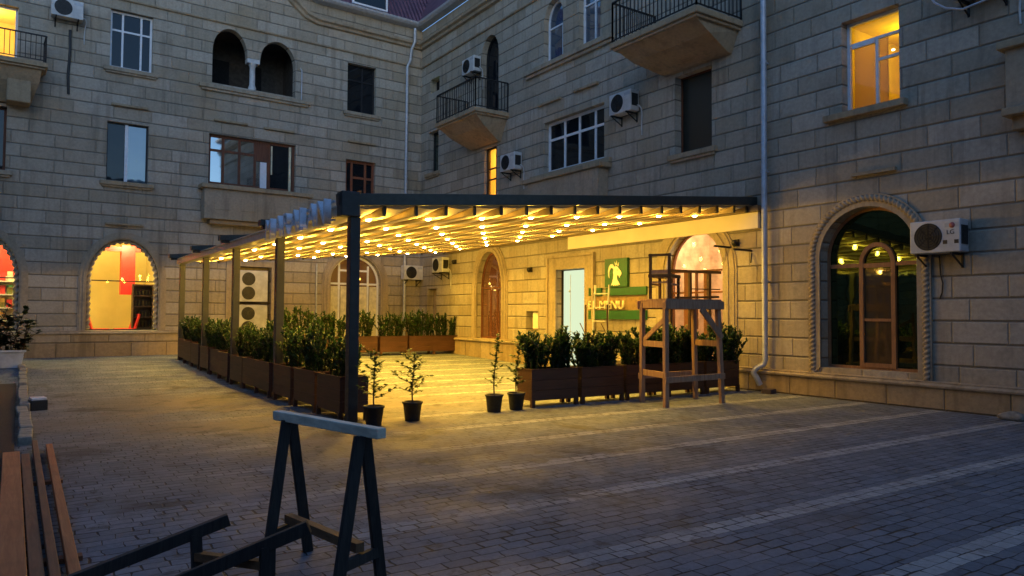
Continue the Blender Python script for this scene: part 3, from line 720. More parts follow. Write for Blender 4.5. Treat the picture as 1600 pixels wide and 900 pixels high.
pipe(MA, [(-.5,-.36,12.1),(-.5,-.36,11.6),(-.55,-.2,11.35),(-.58,-.18,10.95),(-.66,-.09,10.7),(-.68,-.09,.3)], .052, 'grey drainpipe running down the inner corner of the two walls')
for F, pts, r, lab in ((MA, [(-11.44,-.03,9.55),(-11.43,-.035,8.9),(-11.46,-.03,8.3),(-11.44,-.03,7.7)], .034, 'black drain hose hanging below the air conditioner at top left'),
                       (MA, [(-4.02,-.04,3.2),(-4.02,-.04,.95)], .03, 'thin grey vertical conduit beside the white arched glass door')):
    t = tag(MB().tube(pts, r, 8).build('wall_conduit', M_black if 'black' in lab else M_zinc, None, F), lab, 'pipe')

def ac_mesh():
    t = thing('air_conditioner', 'x', 'air conditioner', I4)
    MB().box(-.39,.39,-.33,-.05,-.26,.26).build('casing', M_white, t, bevel=.018)
    g = MB(); T = Matrix.Translation((-.1,-.331,0)) @ Matrix.Rotation(R(90),4,'X')
    for r_ in (.05,.09,.13,.17,.21): g.lathe([(r_-.006,.0),(r_,.012),(r_+.006,0)], 26, T)
    for k in range(8):
        a = TAU*k/8; g.bar((-.1,-.34,0),(-.1+.215*math.cos(a),-.34,.215*math.sin(a)),.007,.007,(0,1,0))
    fan = MB(); fan.lathe([(0,.001),(.22,.001)], 28, T)
    f = fan.build('fan_opening', M_black, t, recalc=False); g.build('fan_grille', M_iron, f)
    for u in (-.27,.27):
        br = MB(); br.bar((u,0,-.285),(u,-.38,-.285),.035,.035); br.bar((u,-.005,-.285),(u,-.005,-.5),.03,.03); br.bar((u,-.01,-.48),(u,-.34,-.3),.02,.02); br.build('bracket', M_iron, t)
    p = MB(); p.box(.16,.36,-.333,-.329,.13,.2); p.build('badge', M_zinc, t)
    MB().tube([(.40,-.12,-.12),(.46,-.12,-.14),(.49,-.07,-.22),(.47,-.03,-.36),(.45,-.025,-.6),(.455,-.02,-.85)], .017, 8).build('hose', M_white, t)
    s = MB(); s.box(.388,.402,-.3,-.1,-.14,.16); s.build('side_grille', M_black, t)
    return t
ac0 = ac_mesh(); first = [True]
def ac(F, u, z, label, y=0.):
    M = F @ Matrix.Translation((u, y, z))
    if first[0]:
        first[0] = False; ac0.matrix_basis = M; ac0['label'] = label; WM[ac0.name] = M
        ac0['group'] = 'air conditioner units on the walls'; return ac0
    return copy_tree(ac0, M, label)
ac(MA, -11.54, 10.06, 'white outdoor air conditioner high on the far wall at the top left')
ac(MA, -.42, 3.02, 'white outdoor air conditioner on the far wall just under the canopy, by the corner drainpipe')
ac(MBm, Y(22.75), 3.22, 'air conditioner on the side wall just under the canopy, beside the inner corner')
ac(MBm, Y(20.75), 9.72, 'air conditioner hung above the small corner balcony')
ac(MBm, Y(18.35), 6.1, 'white air conditioner beside the narrow amber-lit window')
ac(MBm, Y(13.35), 6.72, 'grey-white air conditioner right of the wide white-framed window')
acR = ac(MBm, Y(5.94), 2.79, 'white air conditioner with a round dark fan right of the rope-framed arch')
acT = ac(MBm, Y(5.25), 6.78, 'air conditioner cut by the top edge above the right end of the wall')
def text(s, size, m, parent, M, depth=.01, name='lettering', sx=1.):
    c_ = bpy.data.curves.new(name, 'FONT'); c_.body = s; c_.size = size; c_.extrude = depth; c_.align_x = 'LEFT'
    tmp = bpy.data.objects.new('tmp', c_); C.objects.link(tmp); bpy.context.view_layer.update()
    me = bpy.data.meshes.new_from_object(tmp.evaluated_get(bpy.context.evaluated_depsgraph_get())); bpy.data.objects.remove(tmp)
    me.materials.clear(); me.materials.append(m)
    return link(name, me, parent, M)
WX = Matrix.Rotation(R(90),4,'X')      # text upright, facing -y of the wall frame
Mr = WM[acR.name]
for c_ in list(acR.children):
    if c_.name.startswith('hose'): bpy.data.objects.remove(c_)
text('LG', .10, M_black, acR, Mr @ Matrix.Translation((.185,-.334,.02)) @ WX, .002)
mb = MB(); mb.lathe([(0,.003),(.045,.003),(.045,0)], 20, Matrix.Translation((.27,-.331,.16)) @ WX); mb.build('round_mark', simple('faded_red', (.35,.10,.10), .5), acR)
for a in (.13,.30): MB().box(a,a+.065,-.333,-.329,-.13,-.07).build('energy_sticker', M_black, acR)
cable = MB(); cable.tube([(Y(6.1),-.05,6.85),(Y(5.95),-.2,6.62),(Y(5.72),-.32,6.42),(Y(5.45),-.36,6.30),(Y(5.1),-.3,6.36),(Y(4.9),-.1,6.55)], .018, 8)
tag(cable.build('cable_loop', M_zinc, None, MBm), 'loose grey cable looping under the air conditioner at the top right', 'cable')
cable = MB(); cable.tube([(Y(6.02),-.02,2.5),(Y(6.0),-.025,2.2),(Y(5.97),-.02,2.05),(Y(5.98),-.025,1.9),(Y(6.02),-.02,1.8)], .011, 6)
tag(cable.build('hanging_cable', M_black, None, MBm), 'short dark cable dangling from the air conditioner by the rope-framed arch', 'cable')
# stacked double-fan condensers in the niche
def condenser(zb, label):
    t = thing('condenser_unit', label, 'air conditioner', MA @ Matrix.Translation((-6.14,.12,zb)), 'stacked condensers in the niche')
    MB().box(-.47,.47,-.14,.3,0,1.02).build('casing', M_white, t, bevel=.015)
    for zc in (.28,.74):
        T = Matrix.Translation((-.15,-.141,zc)) @ WX
        f = MB().lathe([(0,.001),(.215,.001)], 24, T).build('fan_opening', M_black, t, recalc=False)
        g = MB(); [g.lathe([(r_-.006,0),(r_,.012),(r_+.006,0)], 24, T) for r_ in (.06,.11,.16,.205)]; g.build('fan_grille', M_iron, f)
    MB().box(.2,.34,-.145,-.139,.86,.95).build('badge', M_zinc, t)
condenser(1.86, 'upper tall double-fan condenser stacked in the wall niche'); condenser(.74, 'lower tall double-fan condenser in the wall niche, partly behind the hedge')
tag(MB().box(-6.75,-5.62,-.05,.4,.3,.735).build('condenser_stand', M_kerb, None, MA), 'low concrete block under the stacked condensers in the niche', 'stand')
# small fittings
for y_, z, lab in ((10.22,2.94,'short dark metal bracket sticking out of the wall beside the second arch'), (9.72,2.84,'short dark metal bracket sticking out of the wall beside the drainpipe')):
    b_ = MB(); b_.bar((Y(y_),0,z),(Y(y_)-.12,-.42,z+.02),.04,.04); b_.bar((Y(y_),-.01,z-.05),(Y(y_)-.02,-.01,z-.25),.015,.015)
    tag(b_.build('wall_bracket', M_iron, None, MBm), lab, 'bracket')
for y_, z, lab in ((10.07,3.03,'small dark wall lamp above the metal brackets'),(17.5,2.82,'small round wall lamp between the pointed window and the white door'),(22.0,3.3,'small dark dome lamp under the canopy near the corner air conditioner')):
    t = thing('wall_lamp', lab, 'wall lamp', MBm @ Matrix.Translation((Y(y_),0,z)))
    MB().box(-.04,.04,-.05,0,-.07,.07).build('base', M_black, t); MB().lathe([(0,-.09),(.05,-.06),(.07,0),(.05,.05),(0,.06)], 14, Matrix.Translation((0,-.1,0))).build('shade', M_iron, t)

# shop interior things
def red_chair(u, y, rz, label):
    t = thing('red_chair', label, 'chair', MA @ Matrix.Translation((u,y,.32)) @ Matrix.Rotation(rz,4,'Z'), 'red chairs inside the shop')
    s = MB(); s.box(-.25,.25,-.25,.25,.58,.68); s.build('seat', M_redpaint, t, bevel=.03)
    b_ = MB(); b_.bar((0,.24,.66),(0,.36,1.12),.5,.07,(0,1,0)); b_.build('backrest', M_redpaint, t, bevel=.02)
    for sx_ in (-.2,.2):
        for sy in (-.2,.2): MB().bar((sx_,sy,0),(sx_,sy,.58),.035,.035).build('leg', M_black, t)
red_chair(-10.35,1.0,R(80),'red shop chair nearer the left jamb of the middle arch'); red_chair(-9.7,1.1,R(-80),'red shop chair nearer the dark shelf inside the middle arch')
random.seed(5)
t = thing('display_shelf', 'tall dark shelf with bottles inside the middle arched shop window', 'shelf', MA @ Matrix.Translation((-9.2,1.1,.32)))
s = MB(); 
for k in range(7): s.box(-.28,.25,-.15,.15,.02+k*.33,.05+k*.33)
s.box(-.3,-.27,-.15,.15,0,2.05); s.box(.25,.28,-.15,.15,0,2.05); s.box(-.3,.28,.12,.15,0,2.05); s.build('shelf_frame', M_chair, t)
g = MB()
for k in range(6):
    for j in range(5): g.tube([(-.2+j*.1,0,.05+k*.33),(-.2+j*.1,0,.22+k*.33)], .03, 8)
g.build('bottle', simple('dark_bottles', (.05,.04,.02), .2), t)['kind'] = 'stuff'
t = thing('goods_shelf', 'bright shop shelf stacked with small boxes inside the left arched window', 'shelf', MA @ Matrix.Translation((-13.4,1.4,.32)))
s = MB(); 
for k in range(5): s.box(-1.1,1.1,-.2,.2,.5+k*.38,.53+k*.38)
s.box(-1.1,1.1,.18,.2,.3,2.2); s.build('shelf_frame', M_cream, t)
for kk, cm in enumerate(((.6,.05,.04),(.7,.6,.4),(.1,.3,.12),(.65,.4,.08))):
    g = MB()
    for k in range(5):
        for j in range(12):
            if random.random() < .3: x = -1.0+j*.17; g.box(x,x+.13,-.15,.1,.53+k*.38,.53+k*.38+random.uniform(.12,.28))
    g.build('packet', simple('packet_%d' % kk, cm, .5), t)['kind'] = 'stuff'

# ------------------------------------------------------------------ the canopy (pergola)
pg = thing('pergola', 'retractable canopy on dark posts with glowing lamp-studded ivory fabric roof', 'pergola', at(3.82,9.65,0))
XS, SL = 3.66, .0897
def rz_(x): return 2.97+(x-XS)*SL           # underside of the guides
PY = [9.62,13.07,16.22,19.25,22.4]
for y_ in PY:
    g0 = gz(y_); p = MB(); p.box(3.75,3.89,y_-.07,y_+.07,g0+.012,2.86)
    q = p.build('post', M_anthr, pg, I4, bevel=.006)
    MB().box(3.70,3.94,y_-.12,y_+.12,g0,g0+.012).build('base_plate', M_anthr, q, I4)
gt = MB(); gt.box(3.68,3.88,9.54,22.52,2.86,2.995); gt.box(3.66,3.70,9.54,22.52,2.98,3.015); gt.build('gutter_beam', M_gutter, pg, I4, bevel=.006)
for i, y_ in enumerate(PY):
    g = MB(); a = (3.5 if i else 3.58); g.bar((a,y_,rz_(a)+.09),(12.44,y_,rz_(12.44)+.09),.11,.17); 
    if i: g.box(3.46,3.66,y_-.10,y_+.10,3.02,3.13)
    q = g.build('guide_rail', M_rail_, pg, I4, bevel=.006)
MB().box(3.60,3.86,9.50,9.70,2.83,3.17).build('corner_bracket', M_anthr, pg, I4, bevel=.01)
RX = [4.31,4.81,5.31,5.81,6.30,6.79,7.29,7.79,8.30,8.81,9.33,9.85,10.36,10.87,11.38,11.88,12.26]
LED_W, LED_P, LED_S, LED_C = 100, 34, 10, (1,.55,.055)
LY = [10.28+1.6*k for k in range(8)]
for i, x in enumerate(RX):
    r = MB(); zt = rz_(x); r.box(x-.03,x+.03,9.70,22.32,zt-.125,zt-.005); rib = r.build('rib', M_rib, pg, I4)
    for y_ in PY: MB().box(x-.022,x+.022,y_+.06,y_+.12,zt-.135,zt+.012).build('rib_hanger', M_anthr, rib, I4)
    if i % 2 == 0 and i < 15:
        for y_ in LY:
            T = Matrix.Translation((x,y_,zt-.126))
            MB().lathe([(.0,-.026),(.024,-.022),(.040,-.012),(.044,0)], 14, T).build('led_lamp', M_led, rib, I4)
            for up, en, dz in ((False, LED_W, .17), (True, LED_P, .20), (None, LED_S, .19)):
                l = bpy.data.lights.new('led_light', 'POINT' if up is None else 'SPOT'); l.energy = en; l.color = LED_C; l.shadow_soft_size = .05
                
                if up is not None: l.spot_size = R(164) if up else R(132); l.spot_blend = .3 if up else .7
                lo = bpy.data.objects.new('led_light', l); C.objects.link(lo); lo.matrix_basis = Matrix.Translation((x,y_,zt-dz)) @ Matrix.Rotation(math.pi if up else 0,4,'X')
fb = MB(); xs2 = [3.9]+RX; NY = 40
prof = []
for a, b_ in zip(xs2, xs2[1:]):
    for k in range(6):
        s = k/6; x = a+(b_-a)*s; prof.append((x, rz_(x)-.003-.115*math.sin(math.pi*s)*(1 if b_-a > .3 else .3)))
prof.append((12.26, rz_(12.26)-.003))
vs = []; rn = random.Random(3)
for j in range(NY+1):
    y_ = 9.7+12.6*j/NY
    taut = min(1, .28+min(y_-9.7, 22.3-y_)/.6)
    for k, (x, z) in enumerate(prof): vs.append((x, y_, rz_(x)-.003+(z-rz_(x)+.003)*taut+.006*math.sin(y_*1.7+k*.9)+rn.uniform(-.002,.002)))
n = len(prof); fb.add(vs, [(j*n+k,j*n+k+1,(j+1)*n+k+1,(j+1)*n+k) for j in range(NY) for k in range(n-1)], True)
for y_ in (9.7, 22.3):
    fv = MB(); q = [(x, y_, rz_(x)-.003+(z-rz_(x)+.003)*.28) for x, z in prof]+[(x, y_, rz_(x)+.012) for x, z in prof]; fv.add(q, [(k,k+1,n+k+1,n+k) for k in range(n-1)]); fv.build('end_valance', M_valance, pg, I4, recalc=False)
fb.build('canopy_fabric', M_fabric, pg, I4, recalc=False)
b_ = MB(); b_.box(12.30,12.44,9.45,22.4,3.62,3.74); b_.build('wall_beam', M_rib, pg, I4)
b_ = MB(); b_.box(12.37,12.44,9.5,15.7,3.28,3.615); b_.build('fascia_board', M_fabric, pg, I4, bevel=.006)
# channel letters on the gutter
t = thing('canopy_sign', 'row of big pale letters standing on the outer side of the canopy gutter', 'sign', at(3.6,13.0,2.74))
MT = Matrix(((0,0,-1,0),(-1,0,0,0),(0,1,0,0),(0,0,0,1)))      # text x -> -Y, text y -> Z, text normal -> -X
adv = [0.,.62,1.04,1.46,1.86,2.26,2.66]
for ch, a in zip('MARALAN', adv):
    text(ch, .52, M_letter, t, Matrix.Translation((3.58,13.02-a,2.76)) @ MT, .05, 'letter')
MB().box(3.63,3.66,9.9,13.05,2.80,2.83).build('sign_rail', M_zinc, t, I4); MB().box(3.63,3.66,9.9,13.05,3.06,3.09).build('sign_rail', M_zinc, t, I4)

# ------------------------------------------------------------------ signs and ladder on the wall under the canopy
sg = thing('wall_sign', 'green sign with a cream ram head over two green bands and cream lettering', 'sign', MBm @ Matrix.Translation((Y(13.5),0,1.4)))
MB().box(Y(14.17),Y(13.34),-.09,-.005,2.205,2.92).build('emblem_panel', M_green, sg, MBm, bevel=.006)
MB().box(Y(14.17),Y(12.72),-.06,-.005,2.0,2.195).build('sign_band', M_green, sg, MBm); MB().box(Y(14.85),Y(12.72),-.06,-.005,1.40,1.62).build('sign_band', M_green, sg, MBm)
MB().box(Y(14.85),Y(14.35),-.05,-.005,2.0,2.2).build('sign_band', M_green, sg, MBm)
MB().box(Y(14.85),Y(12.72),-.02,-.006,1.63,1.98).build('sign_backing', simple('tan_backing', (.24,.16,.08), .6), sg, MBm)
head = [(.30,.02),(.36,.10),(.40,.20),(.42,.30),(.40,.36),(.42,.46),(.46,.52),(.52,.545),(.60,.52),(.68,.45),(.75,.40),(.79,.34),(.77,.285),(.72,.27),(.70,.215),(.675,.26),(.64,.29),(.585,.29),(.575,.23),(.60,.16),(.66,.10),(.72,.02),(.66,.035),(.62,.0),(.58,.045),(.53,.0),(.49,.04),(.43,.0),(.38,.035)]
bx, bz, k = Y(14.15), 2.23, .78
em = MB(); em.prism([(bx+x*k*1.0, bz+z*k*1.18) for x, z in head], -.102, -.088)
horn = [(.47,.50),(.38,.60),(.28,.60),(.20,.53),(.16,.42),(.17,.30),(.215,.22),(.21,.31),(.225,.41),(.28,.49),(.36,.50),(.43,.44)]
em.prism([(bx+x*k, bz+z*k*1.18) for x, z in horn], -.104, -.088)
for pts in ([(.50,.55),(.47,.66),(.535,.60)],[(.54,.56),(.57,.69),(.595,.58)],[(.60,.55),(.67,.64),(.645,.53)]): em.prism([(bx+x*k, bz+z*k*1.18) for x, z in pts], -.102, -.088)
eo = em.build('ram_emblem', M_cream, sg, MBm)
MB().lathe([(0,.004),(.016,.004),(.016,0)], 10, Matrix.Translation((bx+.60*k,-.103,bz+.43*k*1.18)) @ WX).build('eye', M_green, eo, MBm)
text('EL MENU', .30, simple('dull_letter', (.74,.68,.48), .6), sg, MBm @ Matrix.Translation((Y(14.83),-.07,1.66)) @ WX @ Matrix.Scale(1.13,4,(1,0,0)), .02)
ld = thing('stepladder', 'white metal stepladder leaning near the wall left of the ram sign', 'ladder', at(11.9,13.9,0))
for y_ in (14.18,13.66): MB().bar((11.92,y_,.0),(12.04,y_-.03,2.25),.03,.04).build('rail', M_white, ld, I4)
for k in range(6):
    z = .32+k*.34; x = 11.92+.12*z/2.25; MB().box(x-.05,x+.03,13.67,14.16,z,z+.025).build('step', M_white, ld, I4)
# two light poles leaning near the sign
for y_, x_, lab in ((14.0,11.6,'thin dark stake standing behind the planters by the stepladder'),(13.2,11.6,'thin dark forked stake standing behind the planters in front of the lettering')):
    p = MB(); p.tube([(x_,y_,0),(x_+.02,y_+.02,1.25),(x_,y_,1.75)], .022, 6); p.tube([(x_+.01,y_,1.0),(x_,y_+.22,1.3)], .012, 6); tag(p.build('stake', M_chair, None, I4), lab, 'stake')

# ------------------------------------------------------------------ planters and shrubs
def make_planter():
    t = thing('planter_box', 'x', 'planter', I4)
    b_ = MB(); L, W = .48, .21
    for z in (.11,.275,.44): b_.box(-L,L,-W,-W+.022,z,z+.162); b_.box(-L,L,W-.022,W,z,z+.162); b_.box(-L,-L+.022,-W+.022,W-.022,z,z+.162); b_.box(L-.022,L,-W+.022,W-.022,z,z+.162)
    b_.build('box', M_planter, t, bevel=.003)
    rm = MB(); P = [(-L-.012,-W-.012),(L+.012,-W-.012),(L+.012,W+.012),(-L-.012,W+.012)]
    rm.box(-L-.012,L+.012,-W-.012,-W+.03,.603,.62); rm.box(-L-.012,L+.012,W-.03,W+.012,.603,.62); rm.box(-L-.012,-L+.03,-W+.03,W-.03,.603,.62); rm.box(L-.03,L+.012,-W+.03,W-.03,.603,.62); rm.build('rim', M_planter, t)
    for sx_ in (-1,1):
        for sy in (-1,1): MB().box(sx_*(L-.03)-.032,sx_*(L-.03)+.032,sy*(W-.02)-.03,sy*(W-.02)+.03,0,.135).build('leg', M_planter, t)
    MB().box(-L+.024,L-.024,-W+.024,W-.024,.5,.55).build('soil', M_soil, t)
    return t
def leaf_cloud(rn, stems, leaf_len, leaf_w, per_m, up=.5, droop=.0):
    """narrow leaves set round a list of stems"""
    mb = MB()
    for pts in stems:
        for a, b_ in zip(pts, pts[1:]):
            a = Vector(a); b_ = Vector(b_); L = (b_-a).length; k = max(1, int(L*per_m+rn.random()))
            d0 = (b_-a).normalized()
            for i in range(k):
                p = a.lerp(b_, rn.random()); az = rn.uniform(0,TAU)
                out = Vector((math.cos(az),math.sin(az),0)); d = (out*(1-up)+d0*up+Vector((0,0,rn.uniform(-.25,.25)-droop))).normalized()
                l = leaf_len*rn.uniform(.65,1.2); w = leaf_w*rn.uniform(.75,1.2)/2
                s = d.cross(Vector((rn.uniform(-.4,.4),rn.uniform(-.4,.4),1))).normalized(); nn = s.cross(d)
                m_ = p+d*l*.5+nn*l*.06; e = p+d*l-nn*l*.08
                q = p+d*l*.2
                mb.add([p, q+s*w*.8, m_+s*w, e, m_-s*w, q-s*w*.8, m_-nn*.01*0], [(0,1,2,6),(6,2,3),(0,6,4,5),(6,3,4)], False)
    return mb
def shrub_stems(rn, w, d, h, n):
    st = []
    for i in range(n):
        x = rn.uniform(-w,w); y_ = rn.uniform(-d,d); hh = h*rn.uniform(.72,1.08)*(1-.18*(abs(x)/max(w,.01))**2)
        sx_ = rn.uniform(-.16,.16); sy = rn.uniform(-.16,.16); pts = []
        for k in range(5):
            s = k/4; pts.append((x*.8+sx_*s*s+rn.uniform(-.012,.012)+x*.25*s, y_*.8+sy*s*s+y_*.3*s, hh*s))
        st.append(pts)
        for k in (1,2,3):
            if rn.random() < .75:
                a = rn.uniform(0,TAU); L = rn.uniform(.12,.26)*h; p = Vector(pts[k])
                st.append([tuple(p), tuple(p+Vector((math.cos(a)*L*.6,math.sin(a)*L*.6,L*.75)))])
    return st
def make_shrub(seed, w, d, h, n, m, ll=.08, lw=.03, per=115):
    rn = random.Random(seed); st = shrub_stems(rn, w, d, h, n)
    t = thing('shrub', 'x', 'shrub', I4)
    leaf_cloud(rn, st, ll, lw, per, .55).build('foliage', m, t, recalc=False)
    sm = MB(); [sm.tube(p, [.008]*len(p), 5, False) for p in st]; sm.build('stem', M_bark, t, recalc=False)
    return t
pl0 = make_planter(); pused = [False]
SH = [make_shrub(s, .44, .15, h, nn, M_leaf) for s, h, nn in ((1,.80,30),(2,.86,32),(3,.76,28),(4,.84,30))]
BU = [make_shrub(s, .21, .16, h, nn, M_leaf2, .08, .032, 120) for s, h, nn in ((11,.66,30),(12,.74,27),(13,.68,31))]
sused = set()
def put(proto, M, label, group):
    if proto.name not in sused:
        sused.add(proto.name); proto.matrix_basis = M; proto['label'] = label; proto['group'] = group; WM[proto.name] = M; return proto
    c_ = copy_tree(proto, M, label); c_['group'] = group; return c_
rn = random.Random(9)
ii = 0
for bay in range(4):
    y0, y1 = PY[bay]+.1, PY[bay+1]-.1; step = (y1-y0)/3
    for k in range(3):
        yc = y0+step*(k+.5); g0 = gz(yc)
        put(pl0, at(3.93+rn.uniform(-.02,.02),yc,g0,R(90)+rn.uniform(-.02,.02)), 'dark brown planter box, %s from the corner post in the row along the gutter posts' % ORD[ii], 'planters along the gutter posts')
        put(SH[ii % 4], at(3.95,yc,g0+.53,R(90)+(math.pi if rn.random() < .5 else 0)) @ Matrix.Rotation(rn.uniform(-.06,.06),4,'Y') @ Matrix.Scale(rn.uniform(.80,.96),4), 'bushy green hedge shrub filling the %s planter from the corner post along the gutter side' % ORD[ii], 'hedge shrubs along the gutter posts')
        ii += 1
BX = [9.05,10.1,11.12,12.0]
for k, x in enumerate([7.0,8.03]+BX):
    yc = 22.05; g0 = gz(yc)
    put(pl0, at(x,yc,g0,rn.uniform(-.02,.02)), 'reddish lit planter box, %s from the left in the far row under the canopy' % ORD[k], 'planters in the far row')
    put(SH[(k+1) % 4], at(x,yc,g0+.53,rn.uniform(-.05,.05)) @ Matrix.Scale(rn.uniform(1.0,1.16),4), 'green shrub in the %s planter from the left of the far row under the canopy' % ORD[k], 'shrubs in the far row')
for k in range(5):
    x = 7.36+k*1.03; yc = 9.86
    put(pl0, at(x,yc,0,rn.uniform(-.015,.015)), 'dark planter box, %s from the left in the front row beside the scaffold' % ORD[k], 'planters in the front row')
    for j, dx_ in enumerate((-.25,.24)):
        put(BU[(2*k+j) % 3], at(x+dx_+rn.uniform(-.04,.04),yc+rn.uniform(-.03,.03),.53,rn.uniform(0,TAU)) @ Matrix.Scale(rn.uniform(.88,1.15),4),
            'dark leafy bush at the %s end of the %s front-row planter from the left' % (('left','right')[j], ORD[k]), 'bushes in the front row')
# potted saplings
def sapling(x, y_, h, seed, lean, label, wide=.2):
    rn = random.Random(seed); t = thing('potted_sapling', label, 'potted plant', at(x,y_,0), 'potted saplings at the canopy entrance')
    p = MB(); p.lathe([(0,.012),(.098,.012),(.10,.0),(.105,.01),(.132,.24),(.146,.242),(.146,.27),(.128,.27),(.124,.235)], 24); p.build('pot', M_pot, t)
    MB().lathe([(0,.232),(.124,.228)], 18).build('soil', M_soil, t)
    tr = [(lean*s*s, .02*math.sin(6*s), .22+(h-.22)*s) for s in (0,.2,.4,.6,.8,1)]; st = [tr[1:]]
    for k in range(15):
        s = .18+.79*k/15; q = Vector((lean*s*s,.02*math.sin(6*s),.22+(h-.22)*s)); a = k*2.4+rn.uniform(-.4,.4); L = wide*rn.uniform(.5,1.25)*(1.15-s*.75)
        m_ = q+Vector((math.cos(a)*L*.6,math.sin(a)*L*.6,L*.22)); e = q+Vector((math.cos(a)*L,math.sin(a)*L,L*rn.uniform(.2,.7))); st.append([tuple(q),tuple(m_),tuple(e)])
    leaf_cloud(rn, st, .068, .040, 85, .35).build('foliage', M_leaf3, t, recalc=False)
    sm = MB(); sm.tube(tr, [.011,.010,.008,.007,.005,.003], 6); [sm.tube(q, [.004,.003,.002], 5) for q in st[1:]]; sm.build('trunk', M_bark, t, recalc=False)
sapling(3.98,9.22,1.02,21,.0,'sparse potted sapling standing nearest the corner post', .30)
sapling(4.64,9.4,.98,22,.02,'spreading potted sapling, second from the corner post', .34)
sapling(6.12,9.58,1.18,23,.06,'slim tall potted sapling on the right side of the entrance gap', .16)
sapling(6.56,9.62,1.12,24,.05,'slim potted sapling standing against the front-row planters', .18)

# ------------------------------------------------------------------ scaffold with a chair on top
sf = thing('trestle_scaffold', 'tall rough timber trestle scaffold in front of the front-row planters', 'scaffold', at(9.5,8.9,0))
FL, FR, BL, BR = (8.80,8.57), (10.08,8.50), (9.02,9.35), (10.25,9.25)
def leg(p, top): MB().bar((p[0],p[1],0),(top[0],top[1],1.72),.085,.065,(0,1,0)).build('leg', M_scaff, sf, I4, bevel=.004)
TL, TR, TBL, TBR = (8.82,8.60), (10.02,8.54), (8.98,9.3), (10.17,9.22)
for a, b_ in ((FL,TL),(FR,TR),(BL,TBL),(BR,TBR)): leg(a, b_)
def sp(p, t, z): s = z/1.72; return (p[0]+(t[0]-p[0])*s, p[1]+(t[1]-p[1])*s, z)
def rail(a, b_, z, dz=0, w=.03, h=.10, name='rail'):
    v = Vector(b_)-Vector(a); v.z = 0; v.normalize(); MB().bar(Vector(a)-v*.05+Vector((0,0,0)),Vector(b_)+v*.05,w,h).build(name, M_scaff, sf, I4, bevel=.003)
o1 = Vector((-.02,-.055,0))
rail(Vector(sp(FL,TL,.45))+o1, Vector(sp(FR,TR,.47))+o1, 0); rail(sp(FL,TL,.52), sp(BL,TBL,.52), 0); rail(sp(FL,TL,1.02), sp(BL,TBL,1.02), 0); rail(sp(FR,TR,1.02), sp(BR,TBR,1.02), 0)
rail(Vector(sp(BL,TBL,.45))-o1, Vector(sp(BR,TBR,.45))-o1, 0)
rail(Vector((8.80,8.54,1.68)), Vector((10.05,8.48,1.68)), 0, w=.035, h=.14); rail(Vector((8.96,9.36,1.68)), Vector((10.2,9.28,1.68)), 0, w=.035, h=.14); rail((8.8,8.58,1.69),(8.98,9.33,1.69),0,h=.13); rail((10.05,8.53,1.69),(10.2,9.25,1.69),0,h=.13)
MB().bar(sp(FL,TL,1.45),sp(BL,TBL,1.05),.03,.08).build('brace', M_scaff, sf, I4); MB().bar(Vector((9.55,8.48,1.62)),Vector(sp(FR,TR,1.12))+Vector((0,-.06,0)),.03,.11).build('brace', M_scaff, sf, I4)
dk = MB()
for k in range(5): dk.bar((8.80+.035*k,8.62+.16*k,1.765),(10.06+.03*k,8.55+.16*k,1.765),.13,.03)
dk.build('deck_board', M_scaff, sf, I4)
ch = thing('wooden_chair', 'dark open-framed wooden chair standing on the scaffold deck', 'chair', at(9.095,9.0,1.782,R(23.5)))
for x, y_, h in ((0,.17,.78),(0,-.17,.78),(.44,.17,.37),(.44,-.17,.37)): MB().bar((x,y_,0),(x,y_,h),.045,.04,(0,1,0)).build('leg', M_chair, ch)
MB().box(-.03,.47,-.2,.2,.37,.425).build('seat', M_chair, ch)
MB().box(-.02,.02,-.2,.2,.735,.775).build('top_rail', M_chair, ch); MB().box(-.015,.015,-.15,.15,.43,.50).build('back_rail', M_scaff, ch)
for y_ in (-.17,.17): MB().box(.02,.42,y_-.015,y_+.015,.24,.27).build('side_rail', M_scaff, ch)
MB().box(-.015,.015,-.15,.15,.27,.30).build('back_rail', M_scaff, ch)
# dark upright posts and a transom of a shelf frame seen beyond the chair
rk = thing('rack_frame', 'dark slatted rack frame standing behind the scaffold before the second arch', 'rack', at(10.9,10.6,0))
for x in (10.86,11.42,12.0): MB().bar((x,10.45,0),(x,10.45,2.38 if x > 11 else 2.36),.07 if x < 11.9 else .085,.05,(0,1,0)).build('post', M_chair, rk, I4)
MB().bar((10.8,10.45,2.40),(12.36,10.45,2.42),.04,.06).build('rail', M_chair, rk, I4); MB().bar((11.42,10.45,2.05),(12.34,10.45,2.06),.02,.022).build('rail', M_chair, rk, I4); MB().bar((11.0,10.45,1.86),(12.3,10.45,1.90),.03,.045).build('rail', M_chair, rk, I4)
# ------------------------------------------------------------------ sawhorses, boards and kerb in front
sh = thing('sawhorse', 'upright sawhorse with a pale weathered top beam and dark legs', 'sawhorse', at(1.45,4.05,0))
MB().bar((1.345,4.60,.87),(1.60,3.60,.87),.062,.055).build('top_beam', M_sawtop, sh, I4, bevel=.005)
A1, A2, B1, B2 = (1.365,4.47,.85), (1.40,4.48,.85), (1.52,3.70,.85), (1.555,3.71,.85)
F1, F2, F3, F4 = (1.225,4.36,0), (1.555,4.60,0), (1.365,3.62,0), (1.70,3.80,0)
for a, b_ in ((A1,F1),(A2,F2),(B1,F3),(B2,F4)): MB().bar(a,b_,.06,.038,(0,1,0)).build('leg', M_sawleg, sh, I4, bevel=.004)
def lp(a, b_, z): s = (a[2]-z)/a[2]; return Vector(a).lerp(Vector(b_), s)
MB().bar(lp(A1,F1,.20),lp(A2,F2,.20),.03,.055).build('rung', M_sawleg, sh, I4); MB().bar(lp(B1,F3,.20),lp(B2,F4,.20),.03,.055).build('rung', M_sawleg, sh, I4)
